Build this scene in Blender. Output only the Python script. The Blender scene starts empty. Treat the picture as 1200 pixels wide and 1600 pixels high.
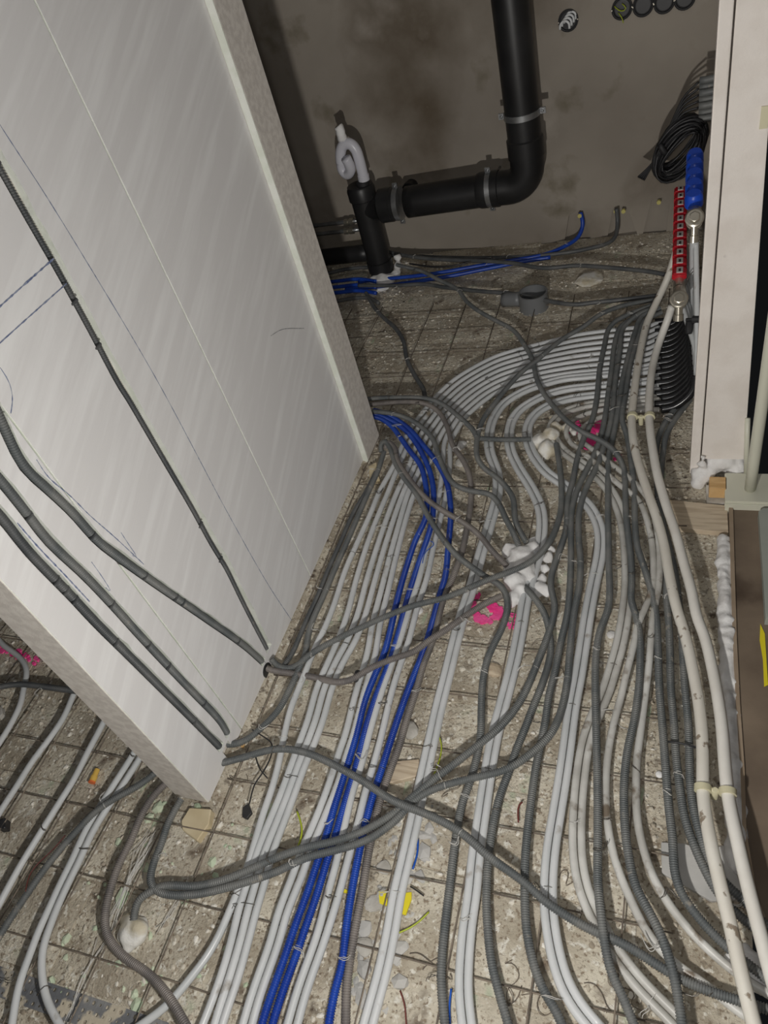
import bpy, bmesh, math, random
import numpy as np
from mathutils import Vector, Matrix, noise
random.seed(7); rng = np.random.default_rng(7)
S = bpy.context.scene; COL = S.collection

# ------------------------------------------------------------------ camera
FPX = 1150.0; CH = 1.63
def _basis():
    v = np.array([400., 1175., FPX]); Z = -v/np.linalg.norm(v)
    p0 = np.array([-25., -70., FPX]); p1 = np.array([-248., 365., FPX])
    n = np.cross(p0, p1); d = np.cross(n, Z); d /= np.linalg.norm(d)
    if d[2] < 0: d = -d
    X = np.cross(d, Z); a = math.radians(3.0)
    return math.cos(a)*X+math.sin(a)*d, -math.sin(a)*X+math.cos(a)*d, Z
BX, BY, BZ = _basis()
cam = bpy.data.cameras.new('camera'); co = bpy.data.objects.new('camera', cam); COL.objects.link(co)
cam.sensor_fit = 'VERTICAL'; cam.sensor_height = 36; cam.lens = FPX*36/1600; cam.clip_start = .02
R = Matrix(((BX[0], -BX[1], -BX[2]), (BY[0], -BY[1], -BY[2]), (BZ[0], -BZ[1], -BZ[2])))
co.matrix_world = Matrix.Translation((0, 0, CH)) @ R.to_4x4()
S.camera = co
# ------------------------------------------------------------------ world, lamps, exposure
W = bpy.data.worlds.new('world'); S.world = W; W.use_nodes = True
W.node_tree.nodes['Background'].inputs[0].default_value = (.9, .95, 1, 1)
W.node_tree.nodes['Background'].inputs[1].default_value = 0.004
S.view_settings.view_transform = 'Standard'; S.view_settings.look = 'None'
S.view_settings.exposure = .62; S.view_settings.gamma = 1
def lamp(name, loc, power, size, col, aim=None):
    l = bpy.data.lights.new(name, 'AREA' if aim else 'POINT'); l.energy = power; l.color = col
    if aim: l.shape = 'DISK'; l.size = size
    else: l.shadow_soft_size = size
    l.use_nodes = True; nt = l.node_tree; em = nt.nodes['Emission']; fo = nt.nodes.new('ShaderNodeLightFalloff'); fo.inputs['Strength'].default_value = 1
    nt.links.new(fo.outputs['Linear'], em.inputs['Strength'])
    o = bpy.data.objects.new(name, l); COL.objects.link(o); o.location = loc
    if aim: o.rotation_euler = (Vector(aim)-Vector(loc)).to_track_quat('-Z', 'Y').to_euler()
    return o
lamp('hand_lamp', (-.20, .02, .92), 17, .022, (1, .97, .92))          # the work lamp held below the phone
lamp('camera_fill', (-.02, .0, 1.66), 5, .03, (1, .98, .96))         # weak fill light added beside the camera
lamp('overhead_fill', (-.3, 1.6, 2.5), .5, .9, (1, .98, .95), aim=(-.5, 1.7, 0))  # added overhead fill, evens out near and far brightness

# ------------------------------------------------------------------ pixel -> place on a known plane
def ray(px, py):
    r = np.array([px-600., py-800., FPX]); return np.array([r@BX, r@BY, r@BZ])
def fl(px, py, z=0.):
    w = ray(px, py); return np.array([0, 0, CH])+w*(z-CH)/w[2]
def ony(px, py, y):
    w = ray(px, py); return np.array([0, 0, CH])+w*y/w[1]
def onx(px, py, x):
    w = ray(px, py); return np.array([0, 0, CH])+w*x/w[0]
LIFT = .013
def parse(s, z):
    out = []
    for t in s.split():
        v = [float(q) for q in t.split(',')]
        if len(v) > 2: z = v[2]
        out.append(fl(v[0], v[1], z+LIFT))
    return np.array(out)

# ------------------------------------------------------------------ materials
def mat(name, col, rough=.6, col2=None, nscale=8., bump=0., bscale=40., metal=0., mixp=(.4, .6), coords='Object', sub=0., detail=6, ctr=0.5, stretch=None, speck=None, speck_scale=60, speck_w=(.05, .12), islands=None, emis=None):
    m = bpy.data.materials.new(name); m.use_nodes = True; nt = m.node_tree; N = nt.nodes; L = nt.links
    b = N['Principled BSDF']; b.inputs['Roughness'].default_value = rough; b.inputs['Metallic'].default_value = metal
    c4 = lambda c: (*c, 1)
    b.inputs['Base Color'].default_value = c4(col)
    tc = N.new('ShaderNodeTexCoord'); src = tc.outputs[coords]
    if coords == 'World':
        pass
    if stretch:
        mp = N.new('ShaderNodeMapping'); L.new(src, mp.inputs[0]); mp.inputs['Rotation'].default_value = stretch[0]; mp.inputs['Scale'].default_value = stretch[1]
        # rotate first, then scale
        mp.vector_type = 'TEXTURE' if False else 'POINT'
        v1 = N.new('ShaderNodeMapping'); L.new(src, v1.inputs[0]); v1.inputs['Rotation'].default_value = stretch[0]
        mp.inputs['Rotation'].default_value = (0, 0, 0); L.new(v1.outputs[0], mp.inputs[0]); ssrc = mp.outputs[0]
    else: ssrc = src
    last = None
    if col2:
        n = N.new('ShaderNodeTexNoise'); n.inputs['Scale'].default_value = nscale; n.inputs['Detail'].default_value = detail; L.new(ssrc, n.inputs['Vector'])
        r = N.new('ShaderNodeValToRGB'); r.color_ramp.elements[0].position = mixp[0]; r.color_ramp.elements[1].position = mixp[1]
        r.color_ramp.elements[0].color = c4(col); r.color_ramp.elements[1].color = c4(col2); L.new(n.outputs['Fac'], r.inputs[0]); last = r.outputs[0]
        L.new(last, b.inputs['Base Color'])
    def mixin(fac, c):
        nonlocal last
        mx = N.new('ShaderNodeMix'); mx.data_type = 'RGBA'; L.new(fac, mx.inputs[0])
        if last: L.new(last, mx.inputs[6])
        else: mx.inputs[6].default_value = c4(col)
        mx.inputs[7].default_value = c4(c); last = mx.outputs[2]; L.new(last, b.inputs['Base Color'])
    for sp in (speck or []):
        c, sc, lo, hi, kind = sp
        if kind == 'v':
            t = N.new('ShaderNodeTexVoronoi'); t.inputs['Scale'].default_value = sc; out = t.outputs['Distance']
        else:
            t = N.new('ShaderNodeTexNoise'); t.inputs['Scale'].default_value = sc; t.inputs['Detail'].default_value = 8; out = t.outputs['Fac']
        L.new(src, t.inputs['Vector'])
        r = N.new('ShaderNodeMapRange'); L.new(out, r.inputs[0]); r.inputs[1].default_value = lo; r.inputs[2].default_value = hi
        mixin(r.outputs[0], c)
    if islands:
        g = N.new('ShaderNodeNewGeometry'); r = N.new('ShaderNodeValToRGB'); r.color_ramp.interpolation = 'LINEAR'
        r.color_ramp.elements[0].color = c4(islands[0]); r.color_ramp.elements[1].color = c4(islands[-1])
        for i, c in enumerate(islands[1:-1]):
            e = r.color_ramp.elements.new((i+1)/(len(islands)-1)); e.color = c4(c)
        L.new(g.outputs['Random Per Island'], r.inputs[0]); L.new(r.outputs[0], b.inputs['Base Color'])
    if bump:
        n = N.new('ShaderNodeTexNoise'); n.inputs['Scale'].default_value = bscale; n.inputs['Detail'].default_value = 8; n.inputs['Roughness'].default_value = .65; L.new(ssrc, n.inputs['Vector'])
        bp = N.new('ShaderNodeBump'); bp.inputs['Strength'].default_value = 1; bp.inputs['Distance'].default_value = bump
        L.new(n.outputs['Fac'], bp.inputs['Height']); L.new(bp.outputs[0], b.inputs['Normal'])
    if sub: b.inputs['Subsurface Weight'].default_value = sub; b.inputs['Subsurface Radius'].default_value = (.01, .01, .01)
    return m
def s(r, g, b):
    f = lambda c: (c/255/12.92 if c/255 <= .04045 else ((c/255+.055)/1.055)**2.4)
    return (f(r), f(g), f(b))
M = {}
M['floor'] = mat('rough_concrete', s(176, 164, 145), .9, s(222, 213, 194), 9, .010, 75, mixp=(.36, .6),
                 speck=[(s(95, 82, 70), 26, .60, .70, 'n'), (s(240, 235, 222), 75, .58, .66, 'n'), (s(146, 131, 112), 120, .54, .66, 'n'), (s(90, 78, 68), 110, .12, .04, 'v')])
M['block'] = mat('cast_infill_block', s(188, 177, 158), .9, s(228, 220, 202), 7, .008, 90, mixp=(.38, .62),
                 speck=[(s(120, 105, 90), 13, .60, .72, 'n'), (s(244, 240, 228), 60, .57, .65, 'n'), (s(156, 141, 122), 130, .54, .66, 'n'), (s(86, 74, 64), 85, .11, .04, 'v'), (s(188, 200, 172), 5, .64, .70, 'n')])
M['gyp'] = mat('gypsum_panel', s(234, 232, 231), .85, s(245, 244, 243), 1.5, .0003, 8, mixp=(.46, .72), stretch=((math.radians(-26), 0, 0), (1, 2.0, 26)))
M['gypend'] = mat('sawn_gypsum', s(218, 211, 203), .95, s(234, 228, 220), 60, .0007, 260)
M['chalk'] = mat('chalky_edge', s(226, 230, 218), .95, s(236, 238, 230), 25, .002, 90)
M['back'] = mat('old_plaster', s(138, 130, 120), .9, s(160, 152, 141), 2.2, .001, 25, mixp=(.3, .7),
                speck=[(s(92, 80, 64), 1.6, .50, .68, 'n'), (s(168, 160, 150), 3.2, .60, .74, 'n'), (s(104, 96, 76), 4.5, .6, .75, 'n')])
M['dark'] = mat('shaded_wall', s(84, 82, 80), .9, s(100, 98, 95), 3, .001, 30)  # dark grey puts the alcove's shadow into the wall colour
M['col'] = mat('painted_board', s(232, 224, 216), .8, s(240, 233, 226), 12, .0008, 120, speck=[(s(186, 178, 172), 9, .70, .74, 'n')])
M['pex'] = mat('heating_pipe_plastic', s(204, 207, 208), .33, s(216, 218, 219), 9, .0, 30, sub=.0, speck=[(s(146, 136, 122), 16, .66, .76, 'n')])
M['pexdirty'] = mat('dirty_heating_pipe_plastic', s(186, 184, 178), .4, s(214, 213, 208), 12, speck=[(s(126, 114, 100), 22, .58, .7, 'n')])
M['cond'] = mat('grey_conduit_plastic', s(96, 100, 101), .5, s(120, 121, 119), 14, .0003, 200, speck=[(s(165, 158, 146), 30, .66, .78, 'n')])
M['conddk'] = mat('dark_grey_conduit_plastic', s(78, 81, 83), .5, s(98, 99, 99), 14, speck=[(s(150, 143, 132), 30, .68, .8, 'n')])
M['condtaupe'] = mat('brownish_grey_conduit_plastic', s(112, 107, 105), .5, s(136, 129, 124), 14, speck=[(s(165, 156, 144), 30, .66, .78, 'n')])
M['blue'] = mat('blue_conduit_plastic', s(26, 62, 158), .38, s(36, 78, 178), 14, speck=[(s(130, 138, 160), 40, .72, .8, 'n')])
M['supply'] = mat('white_supply_pipe', s(226, 222, 214), .4, s(236, 233, 226), 12)
M['supplydirty'] = mat('scuffed_white_supply_pipe', s(224, 219, 208), .45, s(232, 228, 218), 12, speck=[(s(150, 136, 120), 24, .62, .65, 'n')])
M['black'] = mat('black_drain_plastic', s(30, 30, 31), .42, s(40, 40, 41), 6, speck=[(s(110, 108, 104), 60, .76, .8, 'n')])
M['bend'] = mat('black_bend_plastic', s(34, 34, 36), .22)
M['rubber'] = mat('black_rubber', s(40, 40, 42), .6)
M['woodp'] = mat('pale_wood', s(206, 190, 156), .8, s(222, 208, 176), 10)
M['foam'] = mat('white_pur_foam', s(228, 226, 224), .7, s(244, 243, 242), 20, .003, 50)
M['foamy'] = mat('yellowed_pur_foam', s(206, 196, 172), .75, s(240, 238, 232), 13, .003, 50, mixp=(.42, .55))
M['steel'] = mat('rebar_steel', s(104, 95, 86), .7, s(140, 128, 114), 30)
M['tie'] = mat('tie_wire', s(120, 116, 110), .4, metal=.6)
M['tiel'] = mat('pale_tie_wire', s(205, 203, 198), .5)
M['galv'] = mat('galvanised_steel', s(150, 152, 154), .35, s(176, 178, 180), 20, metal=.8)
M['perf'] = mat('dusty_galvanised_strip', s(112, 114, 118), .55, s(150, 150, 150), 10, metal=.1, speck=[(s(206, 196, 176), 14, .56, .6, 'n')])
M['siphon'] = mat('white_trap_plastic', s(214, 214, 222), .3)
M['red'] = mat('red_plastic', s(186, 24, 40), .35)
M['bluecap'] = mat('blue_cap_plastic', s(28, 78, 200), .35)
M['nickel'] = mat('nickel_plated_brass', s(196, 190, 176), .28, metal=.85)
M['glass'] = mat('sight_glass', s(196, 188, 184), .15)
M['brass'] = mat('brass', s(176, 150, 96), .35, metal=.8)
M['wood'] = mat('rough_wood', s(190, 172, 148), .8, s(212, 196, 172), 10, .001, 40, stretch=((0, 0, 0), (1, 12, 1)))
M['woodw'] = mat('warm_wood', s(204, 164, 110), .75, s(222, 186, 134), 10, .001, 40, stretch=((0, 0, 0), (1, 8, 1)))
M['board'] = mat('stained_board', s(108, 94, 80), .8, s(140, 124, 106), 3, .0008, 30, speck=[(s(80, 66, 54), 2.2, .56, .62, 'n')])
M['boardedge'] = mat('board_edge', s(150, 132, 112), .8, s(166, 148, 128), 10)
M['panelg'] = mat('grey_green_board', s(158, 162, 154), .7, s(168, 172, 163), 6)
M['rail'] = mat('cream_enamel', s(214, 213, 196), .35)
M['pink'] = mat('pink_spray_paint', s(255, 62, 150), .7, s(255, 100, 170), 20)
M['yellow'] = mat('yellow_tape', s(232, 216, 40), .6)
M['orange'] = mat('orange_plastic', s(238, 120, 60), .5)
M['amber'] = mat('amber_plastic', s(226, 186, 92), .5)
M['stone'] = mat('mortar_chunk', s(176, 172, 164), .9, s(206, 203, 196), 20, .003, 40)
M['cement'] = mat('smooth_grey_cement', s(178, 177, 174), .9, s(196, 194, 190), 9, .0008, 50)
M['deb'] = mat('crumbs', (.5, .5, .5), .9, islands=[s(138, 126, 110), s(186, 176, 158), s(214, 206, 190), s(240, 236, 226), s(206, 198, 181), s(170, 158, 142)])
M['debg'] = mat('green_crumbs', s(188, 204, 176), .9, s(214, 222, 196), 10, .002, 30)
M['ink'] = mat('pencil', s(104, 116, 150), .9, s(150, 158, 180), 140)
M['inkg'] = mat('grey_pencil', s(110, 110, 118), .9, s(140, 140, 146), 140)
M['yg'] = mat('yellow_green_wire', s(176, 190, 50), .4)
M['bluew'] = mat('blue_wire', s(30, 90, 190), .4)
M['redw'] = mat('red_brown_wire', s(116, 58, 52), .5)
M['cable'] = mat('black_cable', s(44, 44, 46), .45)
M['clip'] = mat('cream_clip', s(214, 208, 176), .5)
M['plastgrey'] = mat('translucent_grey_plastic', s(120, 122, 124), .4)
M['mark'] = mat('rim_label', s(205, 195, 120), .6)

# ------------------------------------------------------------------ helpers
def tag(o, label=None, cat=None, group=None, kind=None):
    for k, v in (('label', label), ('category', cat), ('group', group), ('kind', kind)):
        if v: o[k] = v
    return o
def mesh_np(name, V, F4, m, parent=None, smooth=True, tris=None):
    me = bpy.data.meshes.new(name); V = np.asarray(V, dtype=np.float32); F4 = np.asarray(F4, dtype=np.int32)
    k = F4.shape[1]; me.vertices.add(len(V)); me.vertices.foreach_set('co', V.ravel())
    nf = len(F4); extra = tris or []; nl = nf*k+sum(len(t) for t in extra)
    me.loops.add(nl); me.polygons.add(nf+len(extra))
    loops = list(F4.ravel()); st = list(range(0, nf*k, k)); tot = [k]*nf
    for t in extra: st.append(len(loops)); tot.append(len(t)); loops += list(t)
    me.loops.foreach_set('vertex_index', loops); me.polygons.foreach_set('loop_start', st); me.polygons.foreach_set('loop_total', tot)
    me.polygons.foreach_set('use_smooth', [smooth]*(nf+len(extra)))
    me.update(calc_edges=True); me.validate(); me.materials.append(m)
    return link(name, me, parent)
def link(name, me, parent=None):
    o = bpy.data.objects.new(name, me); COL.objects.link(o)
    if parent: o.parent = parent; o.matrix_parent_inverse = parent.matrix_world.inverted() if False else Matrix.Translation(-parent.location)
    return o
def empty(name, loc):
    o = bpy.data.objects.new(name, None); COL.objects.link(o); o.location = Vector([float(v) for v in loc]); o.empty_display_size = .05; return o
def bmobj(name, bm, m, parent=None, smooth=False):
    me = bpy.data.meshes.new(name); bm.normal_update(); bm.to_mesh(me); bm.free(); me.materials.append(m)
    if smooth: me.polygons.foreach_set('use_smooth', [True]*len(me.polygons))
    return link(name, me, parent)
def resample(P, step, it=3):
    P = np.asarray(P, float)
    if len(P) == 2: P = np.array([P[0], (P[0]+P[1])/2, P[1]])
    Q = np.vstack([2*P[0]-P[1], P, 2*P[-1]-P[-2]]); out = []
    for i in range(1, len(Q)-2):
        p0, p1, p2, p3 = Q[i-1:i+3]
        t0 = 0; d = lambda a, b: max(np.linalg.norm(a-b), 1e-5)**.5
        t1 = t0+d(p0, p1); t2 = t1+d(p1, p2); t3 = t2+d(p2, p3)
        n = max(4, int(np.linalg.norm(p2-p1)/.006)); t = np.linspace(t1, t2, n, endpoint=False)[:, None]
        A1 = (t1-t)/(t1-t0)*p0+(t-t0)/(t1-t0)*p1; A2 = (t2-t)/(t2-t1)*p1+(t-t1)/(t2-t1)*p2; A3 = (t3-t)/(t3-t2)*p2+(t-t2)/(t3-t2)*p3
        B1 = (t2-t)/(t2-t0)*A1+(t-t0)/(t2-t0)*A2; B2 = (t3-t)/(t3-t1)*A2+(t-t1)/(t3-t1)*A3
        out.append((t2-t)/(t2-t1)*B1+(t-t1)/(t2-t1)*B2)
    out.append(P[-1:]); C = np.vstack(out)
    L = np.r_[0, np.cumsum(np.linalg.norm(np.diff(C, axis=0), axis=1))]
    keep = np.r_[True, np.diff(L) > 1e-7]; C = C[keep]; L = L[keep]
    g = np.arange(0, L[-1], .01); G = np.stack([np.interp(g, L, C[:, k]) for k in range(3)], 1); G = np.vstack([G, C[-1:]])
    for _ in range(it):   # gentle smoothing: pipes are stiff
        if len(G) > 4: G[1:-1] = (G[:-2]+2*G[1:-1]+G[2:])/4
    L = np.r_[0, np.cumsum(np.linalg.norm(np.diff(G, axis=0), axis=1))]
    n = max(2, int(round(L[-1]/step))+1); g = np.linspace(0, L[-1], n)
    return np.stack([np.interp(g, L, G[:, k]) for k in range(3)], 1)
def tube_arrays(C, rad, seg=8, caps=True, base=0):
    C = np.asarray(C, float); n = len(C); T = np.gradient(C, axis=0); T /= np.linalg.norm(T, axis=1)[:, None]+1e-12
    up = np.array([0, 0, 1.]);
    if abs(T[0] @ up) > .9: up = np.array([1., 0, 0])
    U = np.zeros_like(C); u = up-T[0]*(T[0]@up); u /= np.linalg.norm(u); U[0] = u
    for i in range(1, n):
        u = u-T[i]*(T[i]@u); u /= np.linalg.norm(u)+1e-12; U[i] = u
    Wd = np.cross(T, U); a = np.linspace(0, 2*np.pi, seg, endpoint=False)
    rad = np.broadcast_to(np.asarray(rad, float), (n,))
    V = C[:, None]+rad[:, None, None]*(np.cos(a)[None, :, None]*U[:, None]+np.sin(a)[None, :, None]*Wd[:, None])
    i = np.arange(n-1)[:, None]*seg; j = np.arange(seg)[None]; j2 = (j+1) % seg
    F = np.stack([i+j, i+seg+j, i+seg+j2, i+j2], -1).reshape(-1, 4)+base
    ex = [list(range(base, base+seg)), list(range(base+(n-1)*seg, base+n*seg))[::-1]] if caps else []
    return V.reshape(-1, 3), F, ex
def tube(name, P, r, m, parent=None, step=.01, seg=10, it=3, raw=False):
    C = np.asarray(P, float) if raw else resample(P, step, it); V, F, ex = tube_arrays(C, r, seg); return mesh_np(name, V, F, m, parent, True, ex)
def multi_tube(name, paths, r, m, parent=None, seg=5, step=.01, it=1, raw=False):
    Vs, Fs, E, b = [], [], [], 0
    for P in paths:
        C = np.asarray(P, float) if raw else resample(P, step, it); V, F, ex = tube_arrays(C, r, seg, True, b); Vs.append(V); Fs.append(F); E += ex; b += len(V)
    return mesh_np(name, np.vstack(Vs), np.vstack(Fs), m, parent, True, E)
def box(bm, x0, x1, y0, y1, z0, z1, bev=0.):
    r = bmesh.ops.create_cube(bm, size=1); vs = r['verts']
    for v in vs: v.co = Vector(((x0+x1)/2+v.co.x*(x1-x0), (y0+y1)/2+v.co.y*(y1-y0), (z0+z1)/2+v.co.z*(z1-z0)))
    if bev: bmesh.ops.bevel(bm, geom=list({e for v in vs for e in v.link_edges}), offset=bev, segments=2, affect='EDGES')
    return vs
def boxo(name, x0, x1, y0, y1, z0, z1, m, parent=None, bev=.002):
    bm = bmesh.new(); box(bm, x0, x1, y0, y1, z0, z1, bev); return bmobj(name, bm, m, parent)
def prism(name, pts, z0, z1, m, parent=None, bev=.0):
    bm = bmesh.new(); lo = [bm.verts.new((p[0], p[1], z0)) for p in pts]; hi = [bm.verts.new((p[0], p[1], z1)) for p in pts]; n = len(pts)
    bm.faces.new(hi); bm.faces.new(lo[::-1])
    for i in range(n): bm.faces.new((lo[i], lo[(i+1) % n], hi[(i+1) % n], hi[i]))
    bmesh.ops.recalc_face_normals(bm, faces=bm.faces[:])
    if bev: bmesh.ops.bevel(bm, geom=bm.edges[:], offset=bev, segments=1, affect='EDGES')
    return bmobj(name, bm, m, parent)
def pxpoly(s_, z=0.): return [fl(*[float(q) for q in t.split(',')], z) for t in s_.split()]
def lathe(name, p0, p1, prof, m, parent=None, seg=20):
    """prof: list of (t along the axis in metres, radius)"""
    p0 = np.array(p0, float); p1 = np.array(p1, float); T = (p1-p0)/np.linalg.norm(p1-p0)
    up = np.array([0, 0, 1.]) if abs(T[2]) < .9 else np.array([1., 0, 0]); U = up-T*(T@up); U /= np.linalg.norm(U); Wd = np.cross(T, U)
    a = np.linspace(0, 2*np.pi, seg, endpoint=False); V = []
    for t, r in prof: V.append(p0+T*t+r*(np.cos(a)[:, None]*U+np.sin(a)[:, None]*Wd))
    n = len(prof); i = np.arange(n-1)[:, None]*seg; j = np.arange(seg)[None]; j2 = (j+1) % seg
    F = np.stack([i+j, i+seg+j, i+seg+j2, i+j2], -1).reshape(-1, 4)
    o = mesh_np(name, np.vstack(V), F, m, parent, False, [list(range(seg)), list(range((n-1)*seg, n*seg))[::-1]])
    bm = bmesh.new(); bm.from_mesh(o.data); bmesh.ops.recalc_face_normals(bm, faces=bm.faces[:])
    for f in bm.faces: f.smooth = len(f.verts) == 4
    for e in bm.edges:
        if len(e.link_faces) == 2 and e.link_faces[0].normal.angle(e.link_faces[1].normal, 0) > .6: e.smooth = False
    bm.to_mesh(o.data); bm.free(); return o
def offset(C, d):
    C = np.asarray(C); T = np.gradient(C, axis=0); Nn = np.stack([T[:, 1], -T[:, 0]], 1); Nn /= np.linalg.norm(Nn, axis=1)[:, None]+1e-9
    D = C.copy(); D[:, :2] += Nn*d; return D
RP = .0084; RC = .0089
def tie_arrays(c, T, hw, rr):
    """wire looped once round a bundle at c, direction T, half width hw, half height rr, with a twisted tail"""
    side = np.array([T[1], -T[0], 0]); side /= np.linalg.norm(side)+1e-9; up = np.array([0, 0, 1.])
    a = np.linspace(-.5, 2*np.pi+.5, 22)
    P = c+side*(hw*np.cos(a))[:, None]+up*(rr*np.sin(a))[:, None]+T*(np.linspace(-.002, .002, 22))[:, None]
    b = P[-1]; k = random.choice((-1, 1)); l = random.uniform(.012, .03)
    Q = np.array([b+up*.004, b+side*k*l*.3+up*l*.35+T*.004, b+side*k*l*.8+up*l*.2+T*l*random.uniform(-.5, .8), b+side*k*l+up*l*.05+T*l*random.uniform(-.8, .8)])
    Q2 = Q+np.array([random.uniform(-.005, .005) for _ in range(3)])*np.array([1, 1, .5]); Q2[0] = Q[0]
    return [P, Q, Q2]
def ties(parent, C, hw, rr, every=.3, light=.35):
    L = np.r_[0, np.cumsum(np.linalg.norm(np.diff(C, axis=0), axis=1))]; t = random.uniform(.08, .25)
    while t < L[-1]-.05:
        i = int(np.searchsorted(L, t)); T = C[min(i+1, len(C)-1)]-C[i-1]; T[2] = 0; T /= np.linalg.norm(T)+1e-9
        multi_tube('tie_wire', tie_arrays(C[i], T, hw, rr), .0008, M['tiel'] if random.random() < light else M['tie'], parent, seg=4, step=.004)
        t += every*random.uniform(.75, 1.3)

# ------------------------------------------------------------------ setting: floor
def fbm(V, sc, amp, off=0.): return np.array([amp*noise.fractal(Vector((x*sc+off, y*sc, 3.1)), .8, 2.1, 4) for x, y in V])
X0, X1, Y0, Y1 = -3.2, .165, -.55, 3.28
gx = np.arange(X0, X1+.001, .018); gy = np.arange(Y0, Y1+.001, .018); GX, GY = np.meshgrid(gx, gy)
xy = np.stack([GX.ravel(), GY.ravel()], 1); z = .0003+fbm(xy, 14, .0035)+fbm(xy, 3, .002, 9)
n0, n1 = len(gx), len(gy); i = np.arange(n1-1)[:, None]*n0; j = np.arange(n0-1)[None]
F = np.stack([i+j, i+j+1, i+n0+j+1, i+n0+j], -1).reshape(-1, 4)
floor = mesh_np('floor', np.c_[xy, z], F, M['floor']); floor['kind'] = 'structure'
# cast infill blocks between the beams: rows of blocks, joints recessed
variants = []
def block_mesh(k, lx=.525, ly=.196):
    nx, ny = 14, 7; bm = bmesh.new(); g = {}
    for a in range(nx+1):
        for b in range(ny+1):
            u, v = a/nx, b/ny; ed = (a in (0, nx)) or (b in (0, ny))
            zz = .0055+noise.fractal(Vector((u*9+k*7, v*4, k)), .8, 2.1, 4)*.0022
            x = (u-.5)*lx; y = (v-.5)*ly
            if ed:
                zz -= .003; x += noise.noise(Vector((u*12, v*12, k+5)))*.004; y += noise.noise(Vector((u*12+9, v*12, k+3)))*.004
            g[a, b] = bm.verts.new((x, y, zz))
    for a in range(nx):
        for b in range(ny): bm.faces.new((g[a, b], g[a+1, b], g[a+1, b+1], g[a, b+1]))
    bd = [e for e in bm.edges if e.is_boundary]; r = bmesh.ops.extrude_edge_only(bm, edges=bd)
    for v in r['geom']:
        if isinstance(v, bmesh.types.BMVert): v.co.z = -.012
    bmesh.ops.recalc_face_normals(bm, faces=bm.faces[:])
    me = bpy.data.meshes.new('infill_block'); bm.to_mesh(me); bm.free(); me.materials.append(M['block']); return me
variants = [block_mesh(k) for k in range(8)]
for c in range(6):
    xc = -.30-.60*c
    for r_ in range(19):
        yc = -.42+.2*r_
        if yc > 3.2: continue
        o = bpy.data.objects.new('infill_block', random.choice(variants)); COL.objects.link(o); o.parent = floor
        o.location = (xc+random.uniform(-.004, .004), yc, random.uniform(-.0015, .0015)); o.rotation_euler = (random.uniform(-.004, .004), random.uniform(-.003, .003), random.choice((0, math.pi))+random.uniform(-.008, .008))
# loose crumbs
def crumbs(name, n, rmin, rmax, m, xr, yr, dens=None, label='', parent=None, z=.002):
    ico = bmesh.new(); bmesh.ops.create_icosphere(ico, subdivisions=1, radius=1); bv = np.array([v.co[:] for v in ico.verts]); bf = np.array([[v.index for v in f.verts] for f in ico.faces]); ico.free()
    Vs, Fs = [], []; k = 0
    while k < n:
        x = rng.uniform(*xr); y = rng.uniform(*yr)
        if dens and rng.random() > dens(x, y): continue
        r = rmin+(rmax-rmin)*rng.random()**4; sc = np.array([r*rng.uniform(.6, 1.3), r*rng.uniform(.6, 1.3), r*rng.uniform(.35, .8)])
        V = bv*sc*(1+rng.uniform(-.25, .25, (len(bv), 1))); a = rng.uniform(0, 6.28); ca, sa = math.cos(a), math.sin(a)
        V = V@np.array([[ca, sa, 0], [-sa, ca, 0], [0, 0, 1]])+np.array([x, y, z+r*.3]); Vs.append(V); Fs.append(bf+k*len(bv)); k += 1
    o = mesh_np(name, np.vstack(Vs), np.vstack(Fs), m, parent, False); return o
def dens(x, y): return .25+.75*max(0, min(1, .5+1.6*noise.noise(Vector((x*3.2, y*2.0, 1)))))
o = crumbs('mortar_crumbs', 24000, .0012, .0075, M['deb'], (-2.0, .05), (-.1, 3.2), dens, z=.004)
tag(o, 'loose mortar crumbs and grit scattered between all the pipes', 'rubble', kind='stuff')
o = crumbs('green_plaster_flakes', 90, .006, .02, M['debg'], (-1.25, -.75), (0.05, .5), z=.002)
tag(o, 'pale green plaster flakes on the floor at the lower left', 'rubble', kind='stuff')
# ------------------------------------------------------------------ reinforcement mesh
mesh = empty('reinforcement_mesh', (-1, 1.5, .02)); tag(mesh, 'thin rusty steel reinforcement mesh lying on the floor under all pipes', 'steel mesh')
def wire(p, q):
    n = 9; C = np.linspace(p, q, n); C[1:-1, 2] += rng.uniform(-.0015, .0015, n-2); C[1:-1, :2] += rng.uniform(-.003, .003, (n-2, 2)); C[:, 2] += LIFT; tube('mesh_wire', C, .0018, M['steel'], mesh, raw=True, seg=5)
for k in range(20):
    y = -.02+.15*k
    if y > 2.75: continue
    a = .6*.026
    if y < .43: wire((-2.5, y-.02, .0125), (.03, y+.03, .0125))
    elif y < 1.9:
        wire((-1.0, y-.01, .0125), (.03, y+.02, .0125))
        if y < 1.5: wire((-2.5, y-.02, .0125), (-1.14, y-.01, .0125))
    else: wire((-1.65, y-.02, .0125), (-.02, y+.02, .0125))
for k in range(18):
    x = -.06-.15*k
    if x > -.98: wire((x, -.2, .0165), (x-.06 if x < -.3 else x, 2.75, .0165))
    elif x < -1.14:
        wire((x, -.2, .0165), (x+.005, 1.7, .0165))
        if x > -1.6: wire((x+.02, 1.9, .0165), (x, 2.75, .0165))
    else: wire((x, -.2, .0165), (x, .48, .0165))

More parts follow.
